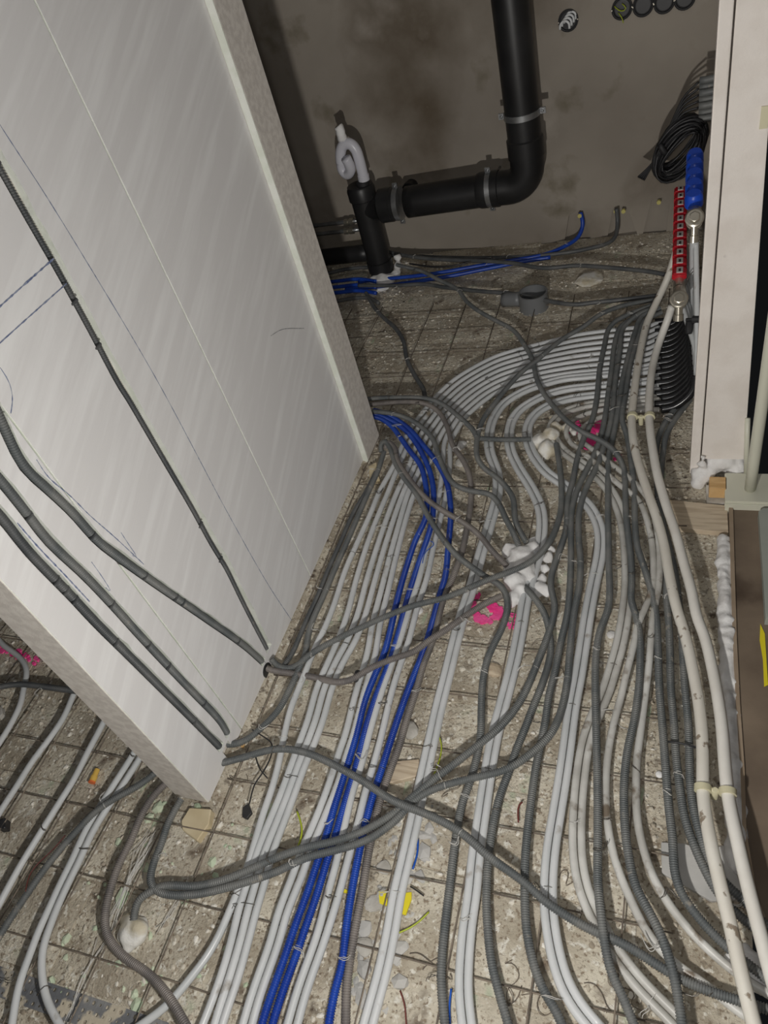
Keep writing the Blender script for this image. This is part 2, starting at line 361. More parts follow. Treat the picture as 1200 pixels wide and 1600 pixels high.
# ------------------------------------------------------------------ setting: walls
def applied(o):
    dg = bpy.context.evaluated_depsgraph_get(); dg.update(); me = bpy.data.meshes.new_from_object(o.evaluated_get(dg)); o.modifiers.clear(); o.data = me
XW = -1.02
wall_left = boxo('wall_left', -1.113, -1.035, .52, 1.735, .035, 3.0, M['gypend'], bev=0); wall_left['kind'] = 'structure'
WC = {  # conduits chased into the partition, pixel paths seen on its face
 1: ('-60,160 0,265 45,345 88,420 140,515 186,602 196,617 230,675 265,735 300,795 330,850 353,888 377,937 400,982 419,1018', 'dark thin conduit in the longest wall chase, rightmost of the four on the partition', .0060),
 2: ('-25,600 0,655 27,713 40,733 75,765 112,800 150,843 180,867 240,910 317,963 383,1010 412,1036', 'thick grey conduit in the partition chase that curves down to the round hole', .0090),
 3: ('-40,705 0,750 40,800 73,843 133,900 180,950 213,987 250,1027 300,1080 345,1128 357,1150', 'greenish grey conduit in the upper of the two parallel chases near the partition end', .0086),
 4: ('-40,765 0,806 43,860 110,930 147,970 200,1023 257,1080 300,1123 346,1170', 'dark grey conduit in the lowest wall chase, closest to the partition end', .0086)}
cutters = []; wp = {}
for k, (sx, lab, rr) in WC.items():
    P = [onx(*map(float, t.split(',')), XW) for t in sx.split()]; P = [p for p in P]
    if k == 1: w, dp, sh = .0065, .024, .004
    else: w, dp, sh = .0100, .019, .004
    last = P[-1]+ (P[-1]-P[-2])*.0; C = resample(P, .03, 1); wp[k] = C
    T = np.gradient(C, axis=0); T[:, 0] = 0; T /= np.linalg.norm(T, axis=1)[:, None]; N_ = np.stack([0*T[:, 0], -T[:, 2], T[:, 1]], 1)
    if N_[0][1] < 0: N_ = -N_
    bm = bmesh.new(); rings = []
    for i_, c in enumerate(C):
        j = 1+.25*noise.noise(Vector((c[1]*30, c[2]*30, k)))
        c2 = c.copy(); wl = w*1.0; wr = (w+(.016 if k == 1 else .004))*j
        pts = [c-N_[i_]*wl, c+N_[i_]*wr]; ring = []
        for p, xx in ((pts[0], XW+.02), (pts[1], XW+.02), (pts[1], XW-dp), (pts[0], XW-dp)): ring.append(bm.verts.new((xx, p[1], p[2])))
        rings.append(ring)
    for a, b in zip(rings, rings[1:]):
        for q in range(4): bm.faces.new((a[q], a[(q+1) % 4], b[(q+1) % 4], b[q]))
    bm.faces.new(rings[0]); bm.faces.new(rings[-1][::-1]); bmesh.ops.recalc_face_normals(bm, faces=bm.faces[:])
    me = bpy.data.meshes.new('cut'); bm.to_mesh(me); bm.free(); o = bpy.data.objects.new('cut', me); COL.objects.link(o); cutters.append(o)
# round hole where two conduits leave the wall
bm = bmesh.new(); hole = onx(417, 1047, XW); bmesh.ops.create_cone(bm, cap_ends=True, segments=20, radius1=.021, radius2=.021, depth=.1, matrix=Matrix.Translation(Vector(hole)) @ Matrix.Rotation(math.pi/2, 4, 'Y'))
me = bpy.data.meshes.new('cut'); bm.to_mesh(me); bm.free(); o = bpy.data.objects.new('cut', me); COL.objects.link(o); cutters.append(o)
bm = bmesh.new(); nh = onx(357, 1176, XW); box(bm, XW-.05, XW+.03, nh[1]-.012, nh[1]+.02, nh[2]-.03, nh[2]+.026); me = bpy.data.meshes.new('cut'); bm.to_mesh(me); bm.free(); o = bpy.data.objects.new('cut', me); COL.objects.link(o); cutters.append(o)
fv = []; ys_ = np.arange(.50, 1.90, .012)
for y in ys_:
    a_ = noise.noise(Vector((y*18, 0, 0)))*.006; fv += [(-1.06, y, .022), (XW+.004+a_*.3, y, .026+a_*.6), (XW+.022+a_, y, .012+a_*.4), (XW+.034+a_, y, -.002)]
n_ = len(ys_); F = np.array([[i*4+j, i*4+4+j, i*4+5+j, i*4+1+j] for i in range(n_-1) for j in range(3)]); mesh_np('mortar_fillet', fv, F, M['floor'], wall_left)
panels = []
for (a, b) in ((.505, .700), (.7025, 1.2115), (1.214, 1.7345)):
    bm = bmesh.new(); box(bm, XW-.095, XW, a, b, .028, 3.0, .0012); p = bmobj('gypsum_panel', bm, M['gyp'], wall_left); panels.append(p)
    p.data.materials.append(M['gypend'])
    for c in cutters:
        md = p.modifiers.new('b', 'BOOLEAN'); md.operation = 'DIFFERENCE'; md.object = c; md.solver = 'EXACT'
    applied(p)
for p in panels:
    me = p.data; me.materials.clear(); me.materials.append(M['gyp']); me.materials.append(M['chalk'])
    for f in me.polygons:
        c = f.center; f.material_index = 0 if c.x > XW-.001 else 1
bpy.data.objects.remove(wall_left_tmp, do_unlink=True) if 'wall_left_tmp' in globals() else None
for c in cutters: bpy.data.objects.remove(c, do_unlink=True)
# conduits in the chases
def ribbed(name, C, r, m, parent=None, pitch=.0046, seg=10, depth=.0015, far=2.0):
    G = resample(C, .005, 3); L = np.r_[0, np.cumsum(np.linalg.norm(np.diff(G, axis=0), axis=1))]; n = int(L[-1]/pitch)
    t = (np.arange(n)[:, None]*pitch+np.array([0, .10, .54, .64])[None]*pitch).ravel(); out = np.stack([np.interp(t, L, G[:, k]) for k in range(3)], 1)
    rad = np.tile([r-depth, r, r, r-depth], n)
    return mesh_np_tube(name, out, rad, m, parent, seg)
def mesh_np_tube(name, out, rad, m, parent, seg):
    V, F, ex = tube_arrays(out, rad, seg); return mesh_np(name, V, F, m, parent, True, ex)
for k, (sx, lab, rr) in WC.items():
    dx = {1: -.0085, 2: -.0085, 3: -.0085, 4: -.0085}[k]; C = resample([onx(*map(float, t.split(',')), XW+dx) for t in sx.split()], .03, 1)
    if k == 1: C = np.vstack([C, onx(424, 1030, XW-.008)]); 
    if k == 2: C = np.vstack([C, onx(416, 1042, XW-.012)])
    o = ribbed('wall_conduit', C, rr, M['conddk'] if k in (1, 4) else M['cond']); tag(o, lab, 'conduit', 'conduits chased into the partition')
    for t in random.sample(range(3, len(wp[k])-2), 5):     # plugs and staples that hold it in
        c = wp[k][t]; boxo('clamp', XW-.004, XW+.0015, c[1]-.010, c[1]+.010, c[2]-.0025, c[2]+.0025, M['conddk'], o, .001)
# chalky rims and pencil lines
def ribbon(name, sx, w, m, x=XW+.0006, parent=wall_left):
    C = resample([onx(*map(float, t.split(',')), x) for t in sx.split()], .006, 1); T = np.gradient(C, axis=0); T[:, 0] = 0; T /= np.linalg.norm(T, axis=1)[:, None]
    N_ = np.stack([0*T[:, 0], -T[:, 2], T[:, 1]], 1); ww = w*(1+.5*rng.uniform(-1, 1, len(C)))[:, None]
    V = np.vstack([C-N_*ww, C+N_*ww]); n = len(C); F = np.array([[i, i+1, n+i+1, n+i] for i in range(n-1)]); o = mesh_np(name, V, F, m, parent); return o
ribbon('pencil_line', '-30,145 0,195 65,295 130,400 243,590 355,800 420,915 461,977', .0008, M['ink'])
ribbon('pencil_line', '-10,488 30,452 84,404', .0014, M['ink']); ribbon('pencil_line', '-10,545 40,500 104,443', .001, M['ink'])
ribbon('pencil_line', '0,574 14,596 20,620 17,646', .0008, M['ink'])
ribbon('pencil_line', '57,718 75,745 110,775 140,805 180,840 225,882', .0009, M['ink']); ribbon('pencil_line', '189,832 202,852 215,872 207,868', .0008, M['ink'])
ribbon('pencil_line', '27,817 60,855 100,897 140,940', .0012, M['ink']); ribbon('pencil_line', '143,878 160,902 175,927 165,918', .0007, M['ink'])
ribbon('pencil_line', '423,525 440,515 475,513', .0006, M['inkg'])
# wall end (sawn face) reads slightly browner: a thin render of sawn plaster on the near end
boxo('sawn_end', -1.114, XW-.0015, .5035, .5055, .03, 3.0, M['gypend'], wall_left, 0)
# crosswall whose end stands proud of the partition
w2 = boxo('wall_cross', -2.4, -1.0005, 1.7365, 1.87, .02, 3.0, M['gypend'], bev=.003); w2['kind'] = 'structure'
boxo('chalk_edge', -1.0195, -1.0, 1.7345, 1.7365, .02, 3.0, M['chalk'], w2, 0)
bm = bmesh.new(); box(bm, -4.2, .12, 3.28, 3.40, -.02, 3.0); wall_back = bmobj('wall_back', bm, M['back']); wall_back['kind'] = 'structure'
cut = []
for pts in ('881,384 889,337 903,328 911,329 926,384', '949,372 958,325 966,321 980,323 996,366', '1004,368 1018,312 1040,308 1046,318 1040,372'):
    P = [ony(*map(float, t.split(',')), 3.28) for t in pts.split()]; bm = bmesh.new()
    a = [bm.verts.new((p[0], 3.25, p[2])) for p in P]; b = [bm.verts.new((p[0], 3.31, p[2])) for p in P]
    bm.faces.new(a); bm.faces.new(b[::-1]); [bm.faces.new((a[i], b[i], b[(i+1) % 5], a[(i+1) % 5])) for i in range(5)]
    bmesh.ops.recalc_face_normals(bm, faces=bm.faces[:]); me = bpy.data.meshes.new('cut'); bm.to_mesh(me); bm.free(); o = bpy.data.objects.new('cut', me); COL.objects.link(o); cut.append(o)
    md = wall_back.modifiers.new('b', 'BOOLEAN'); md.operation = 'DIFFERENCE'; md.object = o; md.solver = 'EXACT'
applied(wall_back); [bpy.data.objects.remove(o, do_unlink=True) for o in cut]
w3 = boxo('wall_alcove', -2.0, -1.78, 1.88, 3.275, -.01, 3.0, M['dark'], bev=0); w3['kind'] = 'structure'
w4 = boxo('wall_right', .062, .115, 1.74, 3.275, .045, 3.0, M['col'], bev=0); w4['kind'] = 'structure'
pr = ony(1153, 718, 1.72); 
cb = boxo('cover_board', .062, .172, 1.717, 1.739, .078, 1.6, M['col'], w4, .0015)
for v in cb.data.vertices:
    if v.co.x > .12: v.co.x -= .037*(v.co.z-.078)
t1 = boxo('trim_1', .033, .0575, 1.712, 1.79, .022, 3.0, M['col'], bev=.002); t1['kind'] = 'structure'

# ------------------------------------------------------------------ heating pipes (white)
def lerp(a, b, t): return a*(1-t)+b*t
guideO = '1012,511 985,513 950,517 900,524 850,536 800,549 775,557 732,579 705,597 680,621 660,645 640,672'
guideI = '1012,572 985,573 950,577 900,582 850,590 805,602 785,609 762,622 742,638 727,652 714,672 704,692'
GO = np.array([[float(q) for q in t.split(',')] for t in guideO.split()]); GI = np.array([[float(q) for q in t.split(',')] for t in guideI.split()])
low = {
 1: '615,728 592,770 580,800 562,840 540,890 522,945 508,980 493,1010 480,1043 467,1075 455,1105 444,1150 435,1195 425,1232 410,1275 397,1320 383,1365 368,1400 355,1432 343,1460 325,1492 300,1525 280,1550 260,1572 237,1590 205,1612',
 2: '621,733 606,770 592,803 574,850 557,905 542,962 528,1000 510,1040 495,1075 481,1125 466,1165 457,1190 435,1250 418,1290 400,1335 388,1375 376,1410 360,1475 345,1525 327,1575 312,1612',
 3: '637,733 620,770 607,803 589,855 572,910 558,962 543,1000 523,1037 507,1075 493,1125 478,1165 468,1190 446,1250 430,1290 412,1335 401,1375 389,1415 374,1475 359,1525 343,1575 332,1612',
 4: '645,735 630,770 618,803 600,858 584,914 570,964 555,1002 535,1037 519,1075 505,1125 490,1165 479,1190 457,1250 442,1290 425,1335 415,1375 402,1418 387,1475 373,1525 356,1575 344,1612',
 5: '655,735 638,770 627,806 609,870 597,917 582,975 573,1025 556,1082 539,1150 530,1175 514,1225 490,1287 473,1325 457,1368 435,1425 421,1475 403,1525 391,1560 376,1612',
 6: '667,735 648,770 636,806 619,870 608,917 594,975 586,1025 569,1082 552,1150 543,1175 528,1225 503,1287 487,1325 472,1368 449,1425 435,1475 417,1525 405,1560 391,1612',
 7: '692,725 686,775 677,812 665,862 656,900 640,950 625,1000 611,1040 596,1082 576,1150 567,1187 551,1237 542,1275 525,1350 511,1400 500,1445 487,1485 472,1525 460,1562 446,1612',
 8: '703,725 697,775 688,812 676,862 668,900 652,950 639,1000 625,1040 612,1082 596,1150 586,1187 571,1237 562,1275 542,1350 529,1400 515,1445 502,1485 487,1525 475,1562 462,1612'}
pos_txt = {1: 'outermost white heating pipe, beside the partition then curving off to the bottom left',
 2: 'second white heating pipe from the partition, left one of the tight row of three', 3: 'middle white heating pipe of the tight row of three beside the partition',
 4: 'right hand white heating pipe of the tight row of three beside the partition', 5: 'left white heating pipe of the pair just left of the two blue conduits',
 6: 'right white heating pipe of the pair touching the two blue conduits on their left', 7: 'left white heating pipe of the pair between the blue twins and the single blue conduit',
 8: 'right white heating pipe of the pair between the blue twins and the single blue conduit'}
ZP = .0275
def heating(P, lab, dirty=False, every=.33, hw=None, dotie=True, g='white floor heating pipes'):
    o = tube('heating_pipe', P, RP, M['pexdirty'] if dirty else M['pex'], None, .012, 12, 5); tag(o, lab, 'pipe', g)
    return o
fan_start = []
def fan_extra(i):   # i-th pipe from outermost at the manifold
    y = 505+i*7.6; return y
n_fan = 18
def start_pts(i, first):
    y = 503+i*(640-503)/(n_fan-1); a = fl(1030, y, ZP+LIFT); fan_start.append(a); return a
for k in range(1, 9):
    g = lerp(GO, GI, (k-1)/7.); A = [start_pts(k-1, g[0])]+[fl(x, y, ZP+LIFT) for x, y in g]; B = list(parse(low[k], ZP)); P = np.array(A+B)
    o = heating(P, pos_txt[k])
    C = resample(P, .012, 5)
    if k in (1, 3): ties(o, C, RP*1.5 if k == 1 else RP*3.2, RP*1.25, .34)
    if k in (6, 8): ties(o, offset(C, RP*1.05 if k else 0), RP*2.2, RP*1.25, .4)
def pair(idx, up, down, labs, dirty=False, tie=True, spread=.0088):
    s0 = [start_pts(i, None) for i in idx]; mid = parse(up+' '+down, ZP); Cm = resample(mid, .03, 2)
    for j, sg in enumerate((1, -1) if True else (-1, 1)):
        C = offset(Cm, sg*spread); 
        P = np.vstack([s0[1 if sg > 0 else 0] if False else s0[j][None], C])
        o = heating(P, labs[j], dirty)
        if j == 0 and tie: ties(o, resample(mid, .012, 5), RP*2.15, RP*1.25, .34)
# offset(+) lies on the right of the travel direction; travelling from the manifold leftwards and down, right = outer side
pair((8, 9), '1012,580 960,584 920,588 880,592 850,600 825,608 805,618 787,630 775,646 767,664', '764,700 770,720 777,740 777,775 765,820 750,870 739,912 726,950 712,1000 700,1050 687,1100 676,1150 665,1200 649,1275 632,1350 620,1400 612,1450 596,1525 582,1575 570,1620',
     ('left white heating pipe of the straight pair passing the pink paint mark on its left', 'right white heating pipe of the straight pair passing the pink paint mark on its left'))
pair((10, 11), '1012,596 960,600 920,604 885,608 855,616 830,628 810,642 798,662', '797,700 810,730 830,762 845,795 847,825 842,862 832,895 822,932 812,990 803,1035 786,1100 776,1137 768,1175 760,1225 749,1300 742,1350 739,1390 730,1450 725,1512 724,1550 732,1620',
     ('left white heating pipe of the pair running under the large foam patch', 'right white heating pipe of the pair running under the large foam patch'))
pair((12, 13), '1012,612 960,615 925,618 890,623 860,632 838,645 825,664 824,684', '830,705 842,724 857,741 880,756 900,772 920,790 934,815 939,840 936,875 929,905 916,975 911,1010 903,1060 895,1100 887,1160 880,1210 872,1260 862,1320 858,1360 857,1420 862,1460 870,1500 885,1545 905,1577 935,1612',
     ('left clean white heating pipe of the bending pair right of the dark conduit bundle', 'right clean white heating pipe of the bending pair right of the dark conduit bundle'))
pair((14, 15), '1012,624 970,627 930,631 900,637 875,648 862,665 865,685', '880,705 905,722 930,741 952,765 968,795 977,830 981,880 981,925 970,1000 959,1040 945,1085 929,1120 915,1162 907,1215 903,1260 902,1330 908,1375 920,1412 940,1450 960,1488 985,1520 1010,1550 1040,1578 1068,1608',
     ('left dirty white heating pipe of the pair between the right hand conduits', 'right dirty white heating pipe of the pair between the right hand conduits'), True)
P = np.vstack([start_pts(16, None), parse('1000,634,.0275 960,638 925,644 898,655 884,672 890,690 905,702,.045 935,728 967,757,.0455 997,780 1010,810 1018,845 1021,880 1019,920 1008,950 997,975,.046 990,1010 982,1040 970,1090,.0275 959,1130 951,1170 947,1212 947,1262 952,1305 960,1340 972,1375 985,1405 1010,1455 1030,1482 1050,1502 1080,1524 1105,1540 1150,1578 1180,1597', ZP)])
o = heating(P, 'single dirty white heating pipe between two grey conduits, ending under the diagonal conduit', True); ties(o, resample(P, .012, 5), RP*1.2, RP*1.2, .3)
P = np.vstack([start_pts(17, None), parse('1000,641 960,646 935,653 912,666 905,680 912,692 930,705,.045 955,725 985,748,.0455 1010,775 1022,805 1029,845 1031,880 1030,910 1024,945 1019,975,.046 1014,1040 1007,1095,.0275 1000,1150 995,1190 994,1250 997,1290 1005,1325 1016,1360 1040,1405 1062,1435 1090,1467 1125,1500 1150,1520 1175,1537 1215,1562', ZP)])
o = heating(P, 'rightmost dirty white heating pipe, curving out under the thick supply pipes', True); ties(o, resample(P, .012, 5), RP*1.2, RP*1.2, .3)
for sx, lab in (('-10,990 5,1008 22,1020 36,1033 42,1050 37,1075 32,1100 15,1135 -15,1182', 'leftmost white heating pipe beyond the partition, bending under the dark conduit'),
                ('165,990 145,1030 118,1078 100,1120 75,1157 50,1190 25,1230 0,1268 -25,1310', 'second white heating pipe from the left edge, beyond the partition'),
                ('200,1050 178,1095 160,1132 137,1175 117,1215 90,1258 62,1303 33,1350 0,1410 -20,1448', 'third white heating pipe from the left edge, crossing beside the orange plug'),
                ('265,1075 240,1120 207,1180 175,1230 135,1295 112,1345 92,1385 75,1423 62,1450 47,1490 30,1537 21,1585 17,1612', 'left white heating pipe of the lower left pair, running straight over the perforated strip'),
                ('277,1085 252,1125 218,1185 186,1235 146,1297 123,1347 103,1387 86,1426 76,1453 67,1480 65,1520 73,1562 88,1592 100,1612', 'right white heating pipe of the lower left pair, hooking across the perforated strip')):
    P = parse(sx, ZP); o = heating(P, lab); ties(o, resample(P, .012, 5), RP*1.2, RP*1.2, .3, .1)

# ------------------------------------------------------------------ conduits
def conduit(sx, z, lab, m='cond', r=RC, tie=.4, name='flexible_conduit', far=False, g='grey flexible conduits on the floor', every=.42):
    P = parse(sx, z)
    ylim = P[:, 1].max()
    if far: o = tube(name, P, r, M[m], None, .012, 9, 4)
    else: o = ribbed(name, P, r, M[m])
    tag(o, lab, 'conduit', g)
    if tie: ties(o, resample(P, .012, 4), r*1.15, r*1.15, every, .75)
    return o
Z1, Z2, Z3 = .046, .065, .085
GB = 'blue flexible conduits'
conduit('580,651,.046 590,652 610,664 625,683 640,704 657,727,.046 665,757 667,785 665,810 650,842,.036 637,880,.0285 622,932 610,985 600,1022 587,1052 570,1095 555,1155 535,1220 522,1262 510,1305 495,1350 480,1395 461,1447 445,1495 430,1537 412,1590 404,1620', Z1, 'left blue conduit of the twin pair running down the middle', 'blue', g=GB)
conduit('582,646,.048 600,652 620,662 640,679 657,704 671,735,.046 677,762 677,795 674,820 664,852,.036 651,890,.0285 635,942 624,985 614,1020 602,1052 589,1085 574,1130 557,1197 549,1222 535,1268 525,1303 511,1345 496,1395 478,1447 461,1497 446,1537 428,1592 420,1620', Z1, 'right blue conduit of the twin pair running down the middle', 'blue', g=GB)
conduit('584,641,.05 602,646 637,668 660,694 682,722,.047 697,750 703,780 704,812 700,857,.036 696,900,.0285 687,930 680,957 670,992 657,1030 637,1080 615,1143 597,1200 580,1252 570,1292 561,1333 551,1385 541,1450 535,1505 524,1545 514,1597 511,1620', Z1, 'single blue conduit right of the twin blue pair, beside the brownish conduit', 'blue', g=GB)
conduit('560,634,.06 590,631,.06 625,628 662,630,.06 684,642 699,667 707,695 724,720 734,745 736,775,.045 732,812 722,862 710,897 697,925,.0285 687,957 682,980 675,1005 662,1037 650,1080 637,1120 624,1165 607,1212 592,1257 583,1300 575,1337 569,1378 561,1420 555,1450 547,1500 542,1540 540,1620', Z1, 'brownish grey conduit lying tight against the single blue conduit', 'condtaupe')
conduit('560,625,.062 590,622 625,621 662,622 685,628,.062 705,641 725,658 740,673 745,684', Z1, 'short grey conduit from behind the crosswall ending at the bend left of the foam', 'cond')
conduit('582,643,.062 612,646 640,655 662,670 677,687 684,708,.062 695,735 710,757 735,767 765,772 780,788 790,810 802,832 812,856,.05', Z1, 'grey conduit from the crosswall corner wriggling into the top of the foam patch', 'cond')
conduit('596,706,.04 594,695,.055 600,688,.06 609,699 616,720 630,745,.066 650,771 671,810 692,842 715,869 737,886 760,902,.056 780,913 790,927 793,950 785,980 770,1010 760,1035 754,1067 752,1105 751,1147 745,1182,.046 735,1220 722,1255 715,1290 709,1330 703,1382 697,1430 692,1475 689,1525 691,1562 697,1620', Z2, 'grey conduit from the crosswall corner over the blue pair, down past the pink paint', 'cond')
conduit('602,700,.04 605,690,.06 617,700 620,717 635,742,.068 652,764 672,784 697,801 725,817 750,837 770,862 795,887,.045', Z2, 'grey conduit crossing all three blue conduits and ending under the foam', 'condtaupe')
conduit('600,706,.028 590,737 575,770 562,800 542,847 522,892 505,932 490,965 482,990 477,1022 467,1045 460,1062 450,1082 435,1110 412,1134 390,1153 372,1162 352,1163', .0285, 'grey conduit running down along the foot of the partition into its lower notch', 'cond')
conduit('587,738 572,768 553,800 533,845 513,890 497,930 482,962 470,990 456,1022 442,1042', .022, 'dark conduit squeezed between the partition foot and its grey neighbour', 'conddk', r=.0075, tie=0)
conduit('411,1040,.028 420,1046 450,1051 495,1059 530,1066,.062 550,1062 575,1046 612,1030 650,1017 667,1003,.066 700,982 735,957 762,941 786,930,.058', Z2, 'brownish conduit from the round wall hole, kinked beside the black plug', 'condtaupe')
conduit('424,1030,.05 434,1041,.03 450,1045,.028 465,1040 480,1026,.045 505,1010,.06 540,992 587,970 625,954 650,945,.068 695,934 730,920,.075 762,906 800,892 832,876 855,852 870,823,.062 877,790,.05 877,755 874,725 869,692,.045', Z2, 'grey conduit sweeping from the partition foot over the blue pair to the yellowish foam lump', 'cond')
conduit('348,1192,.03 382,1183,.045 432,1170,.058 475,1175,.06 512,1190 540,1205 570,1222 602,1244,.07 632,1259,.0855 667,1272 707,1292 735,1312 762,1337 795,1361 820,1379,.077 850,1407,.066 900,1440,.052 932,1457,.047 967,1471 1000,1490 1035,1513 1070,1533 1112,1550 1162,1566 1215,1582', Z3, 'long grey conduit crossing diagonally from the partition end to the lower right', 'cond')
# two crossing conduits sweeping left
conduit('1028,473,.06 1000,484 980,492 960,503 950,516,.055 944,542 937,575 932,625 924,660 912,685,.047 900,725 895,752 887,780 885,825 872,867 862,897 861,920 867,947 857,990 840,1035,.047 820,1083,.055 805,1108 780,1137,.066 750,1162 712,1192 675,1220 645,1245 620,1267,.066 600,1281 562,1301 520,1315 475,1325 432,1340 387,1360 350,1375 300,1385,.05 270,1383 250,1385 234,1394 219,1402 211,1418,.04 209,1440,.03', Z1, 'upper of two grey conduits sweeping left across the blue ones into a foam lump', 'cond')
conduit('1030,480,.062 1008,486 990,496 974,512,.055 968,550 961,600 956,650 946,690,.047 933,728 916,762 905,800 904,840 907,875 905,915 897,957 890,1020 887,1060 877,1110,.05 862,1145,.066 847,1162 820,1185 790,1203 750,1213 712,1222 675,1234 645,1252 620,1280 600,1296,.064 575,1312 525,1328 475,1341 437,1360 400,1373 350,1388 300,1398,.05 262,1398 243,1391 234,1378 236,1362 245,1335 251,1322 262,1287 285,1245', Z1, 'lower of two grey conduits sweeping left, bending up under the partition end', 'cond')
conduit('1026,478,.06 1000,492,.055 972,508 962,530 955,580 949,625 944,660 934,697,.047 918,732 902,765 893,800 892,835 892,875 890,925 886,962 877,1000 868,1045 857,1090 852,1127 845,1162 837,1200,.046 830,1250 824,1300 820,1350 820,1400 821,1437 826,1475 835,1512 850,1550 870,1582 885,1620', Z1, 'grey conduit from the manifold down the left side of the bending white pair', 'cond')
conduit('815,913,.03 832,930,.046 850,957 857,980 861,1012,.028 857,1037 845,1075,.046 830,1112 817,1147 807,1170 795,1207 782,1240 772,1280 765,1325 761,1370 760,1412 762,1450 768,1505 778,1545 790,1587 800,1620', Z1, 'grey conduit coming out of the foam patch and running down to the bottom edge', 'cond')
conduit('1032,482,.058 1005,492 992,520 982,555 972,597 966,640 958,682,.047 951,715 950,760 950,800 951,875 951,947 937,987 931,1025 930,1075 931,1125 933,1200 934,1260 934,1325 934,1375,.055 939,1430,.067 947,1487,.06 957,1525 972,1555 987,1592 1000,1625', Z1, 'grey conduit passing over the long diagonal one, left of the brown dusty conduit', 'cond')
conduit('1034,488,.056 1008,500 998,527 986,564 977,618 972,655 980,682,.047 986,720 991,762 992,812 995,850 1005,882 1017,920 1025,960 1028,1010 1030,1075 1035,1135 1040,1200 1045,1262 1051,1312 1054,1362 1065,1397 1090,1432,.04 1120,1465 1150,1492 1180,1515 1215,1545', Z1, 'grey conduit swinging right near the bottom under both supply pipes', 'cond')
conduit('620,414,.05 660,424 685,437 715,452,.05 728,470 748,486 775,501 802,516 820,540,.05 832,562 838,590 848,612 865,635 885,657,.06 912,676 942,690,.066 963,708 974,730,.05 977,762 978,800 982,840 986,875 987,912 986,938,.047 995,965 1000,1000 1000,1040 998,1075 991,1125 980,1175 975,1225 975,1262 977,1300 982,1337 992,1382 1010,1417,.055 1030,1455,.064 1045,1495,.067 1054,1530 1060,1560,.05 1068,1620', Z1, 'longest grey conduit, from the drain foot over the dark bundle to the lower right', 'cond')
conduit('1028,468,.05 1000,472 975,477,.05 940,490 912,510 880,529 857,547,.06 840,562 820,577 800,597,.06 775,627 755,655 746,682 746,716 757,732,.05 775,745 792,762 802,780 806,817 824,850,.04', Z1, 'grey conduit from the manifold curving left over the pipe fan into the foam', 'cond')
conduit('748,685,.048 790,687 832,686', Z1, 'short horizontal ribbed conduit ending in the small foam lump', 'cond', tie=0)
conduit('572,458,.03 586,482 600,497 617,512 630,532 636,562 650,590 661,607 664,622,.045', .028, 'dark conduit snaking from the drain foot down the dim floor', 'conddk')
conduit('1078,625,.02 1057,652,.03 1042,677 1036,707 1033,740 1031,775 1036,820 1041,880 1041,925 1045,975 1047,1025 1048,1075 1053,1130 1056,1180 1062,1230 1069,1275 1086,1325 1107,1370 1125,1400 1150,1427 1175,1447 1215,1480', .036, 'left grey conduit of the two held together by a strap right of the bundle', 'cond')
conduit('1070,622,.02 1046,650,.03 1031,677 1025,705 1026,740 1030,790 1042,840 1054,890 1060,937 1065,985 1067,1025 1070,1075 1075,1125 1077,1175 1078,1215 1083,1262 1095,1307 1108,1345 1130,1378 1155,1400 1180,1427 1215,1465', .037, 'right grey conduit of the strapped two, passing beneath the dirty supply pipe', 'cond')
conduit('255,1195,.03 240,1210,.045 212,1230 180,1247 150,1267 125,1292 100,1320 70,1357 40,1400 15,1437 -15,1485', .046, 'greenish grey conduit curving left from under the partition end over the white pipes', 'cond')
conduit('258,1225,.028 240,1243 220,1275 204,1315 187,1347 173,1387 165,1420 164,1450 175,1475,.03 200,1500 230,1520 254,1545,.04 272,1570,.046 300,1620', .028, 'brownish thick conduit snaking down past the lower left foam lump', 'condtaupe', r=.0095)
conduit('-20,1077,.046 0,1073 30,1069 62,1072 107,1078 150,1085', .046, 'dark conduit at the left edge disappearing behind the partition', 'conddk')
# back of the room
conduit('907,332,.12 911,350,.07 904,370,.03 880,386,.025 850,398 800,407 750,415 700,424 660,430 600,436 560,440', .025, 'blue conduit rising into a notch in the back wall', 'blue', far=True, g=GB)
conduit('860,402 810,410 760,420 700,432 650,440 590,448 540,452', .022, 'second blue conduit along the back wall, not reaching a notch', 'blue', far=True, g=GB, tie=0)
conduit('963,326,.13 965,347,.07 958,375,.03 917,389,.025 867,397 820,401 750,403 690,402 620,399 580,398', .04, 'grey conduit rising into the second notch in the back wall', 'conddk', far=True)
conduit('600,392,.05 650,402 700,406 760,408 800,411 850,419 900,415 950,418 1012,424 1045,430', .045, 'grey conduit running parallel to the back wall as far as the red manifold', 'conddk', far=True)
conduit('560,446,.04 622,446 662,444 695,449 750,455 800,459 830,464 860,471 900,476 925,473 975,468 1028,462', .034, 'dark conduit passing in front of the cut grey pipe towards the manifold', 'conddk', far=True)
conduit('640,412 680,417 715,414 745,406 770,402', .05, 'thin black cable crossing the conduits by the back wall', 'cable', r=.004, far=True, tie=0, name='cable')
for a, b, lab in ((436, .03, 'upper blue conduit in the dark corner left of the drain'), (445, .03, 'middle blue conduit in the dark corner left of the drain'), (454, .03, 'lower blue conduit in the dark corner left of the drain')):
    conduit(f'{500},{a+6} 530,{a+3} 560,{a} 588,{a+4}', b, lab, 'blue', far=True, g=GB, tie=0)
for a, lab in ((421, 'upper grey conduit in the dark corner left of the drain'), (468, 'lower grey conduit in the dark corner left of the drain')):
    conduit(f'505,{a+8} 540,{a} 575,{a-3} 592,{a+6}', .03, lab, 'conddk', far=True, tie=0)

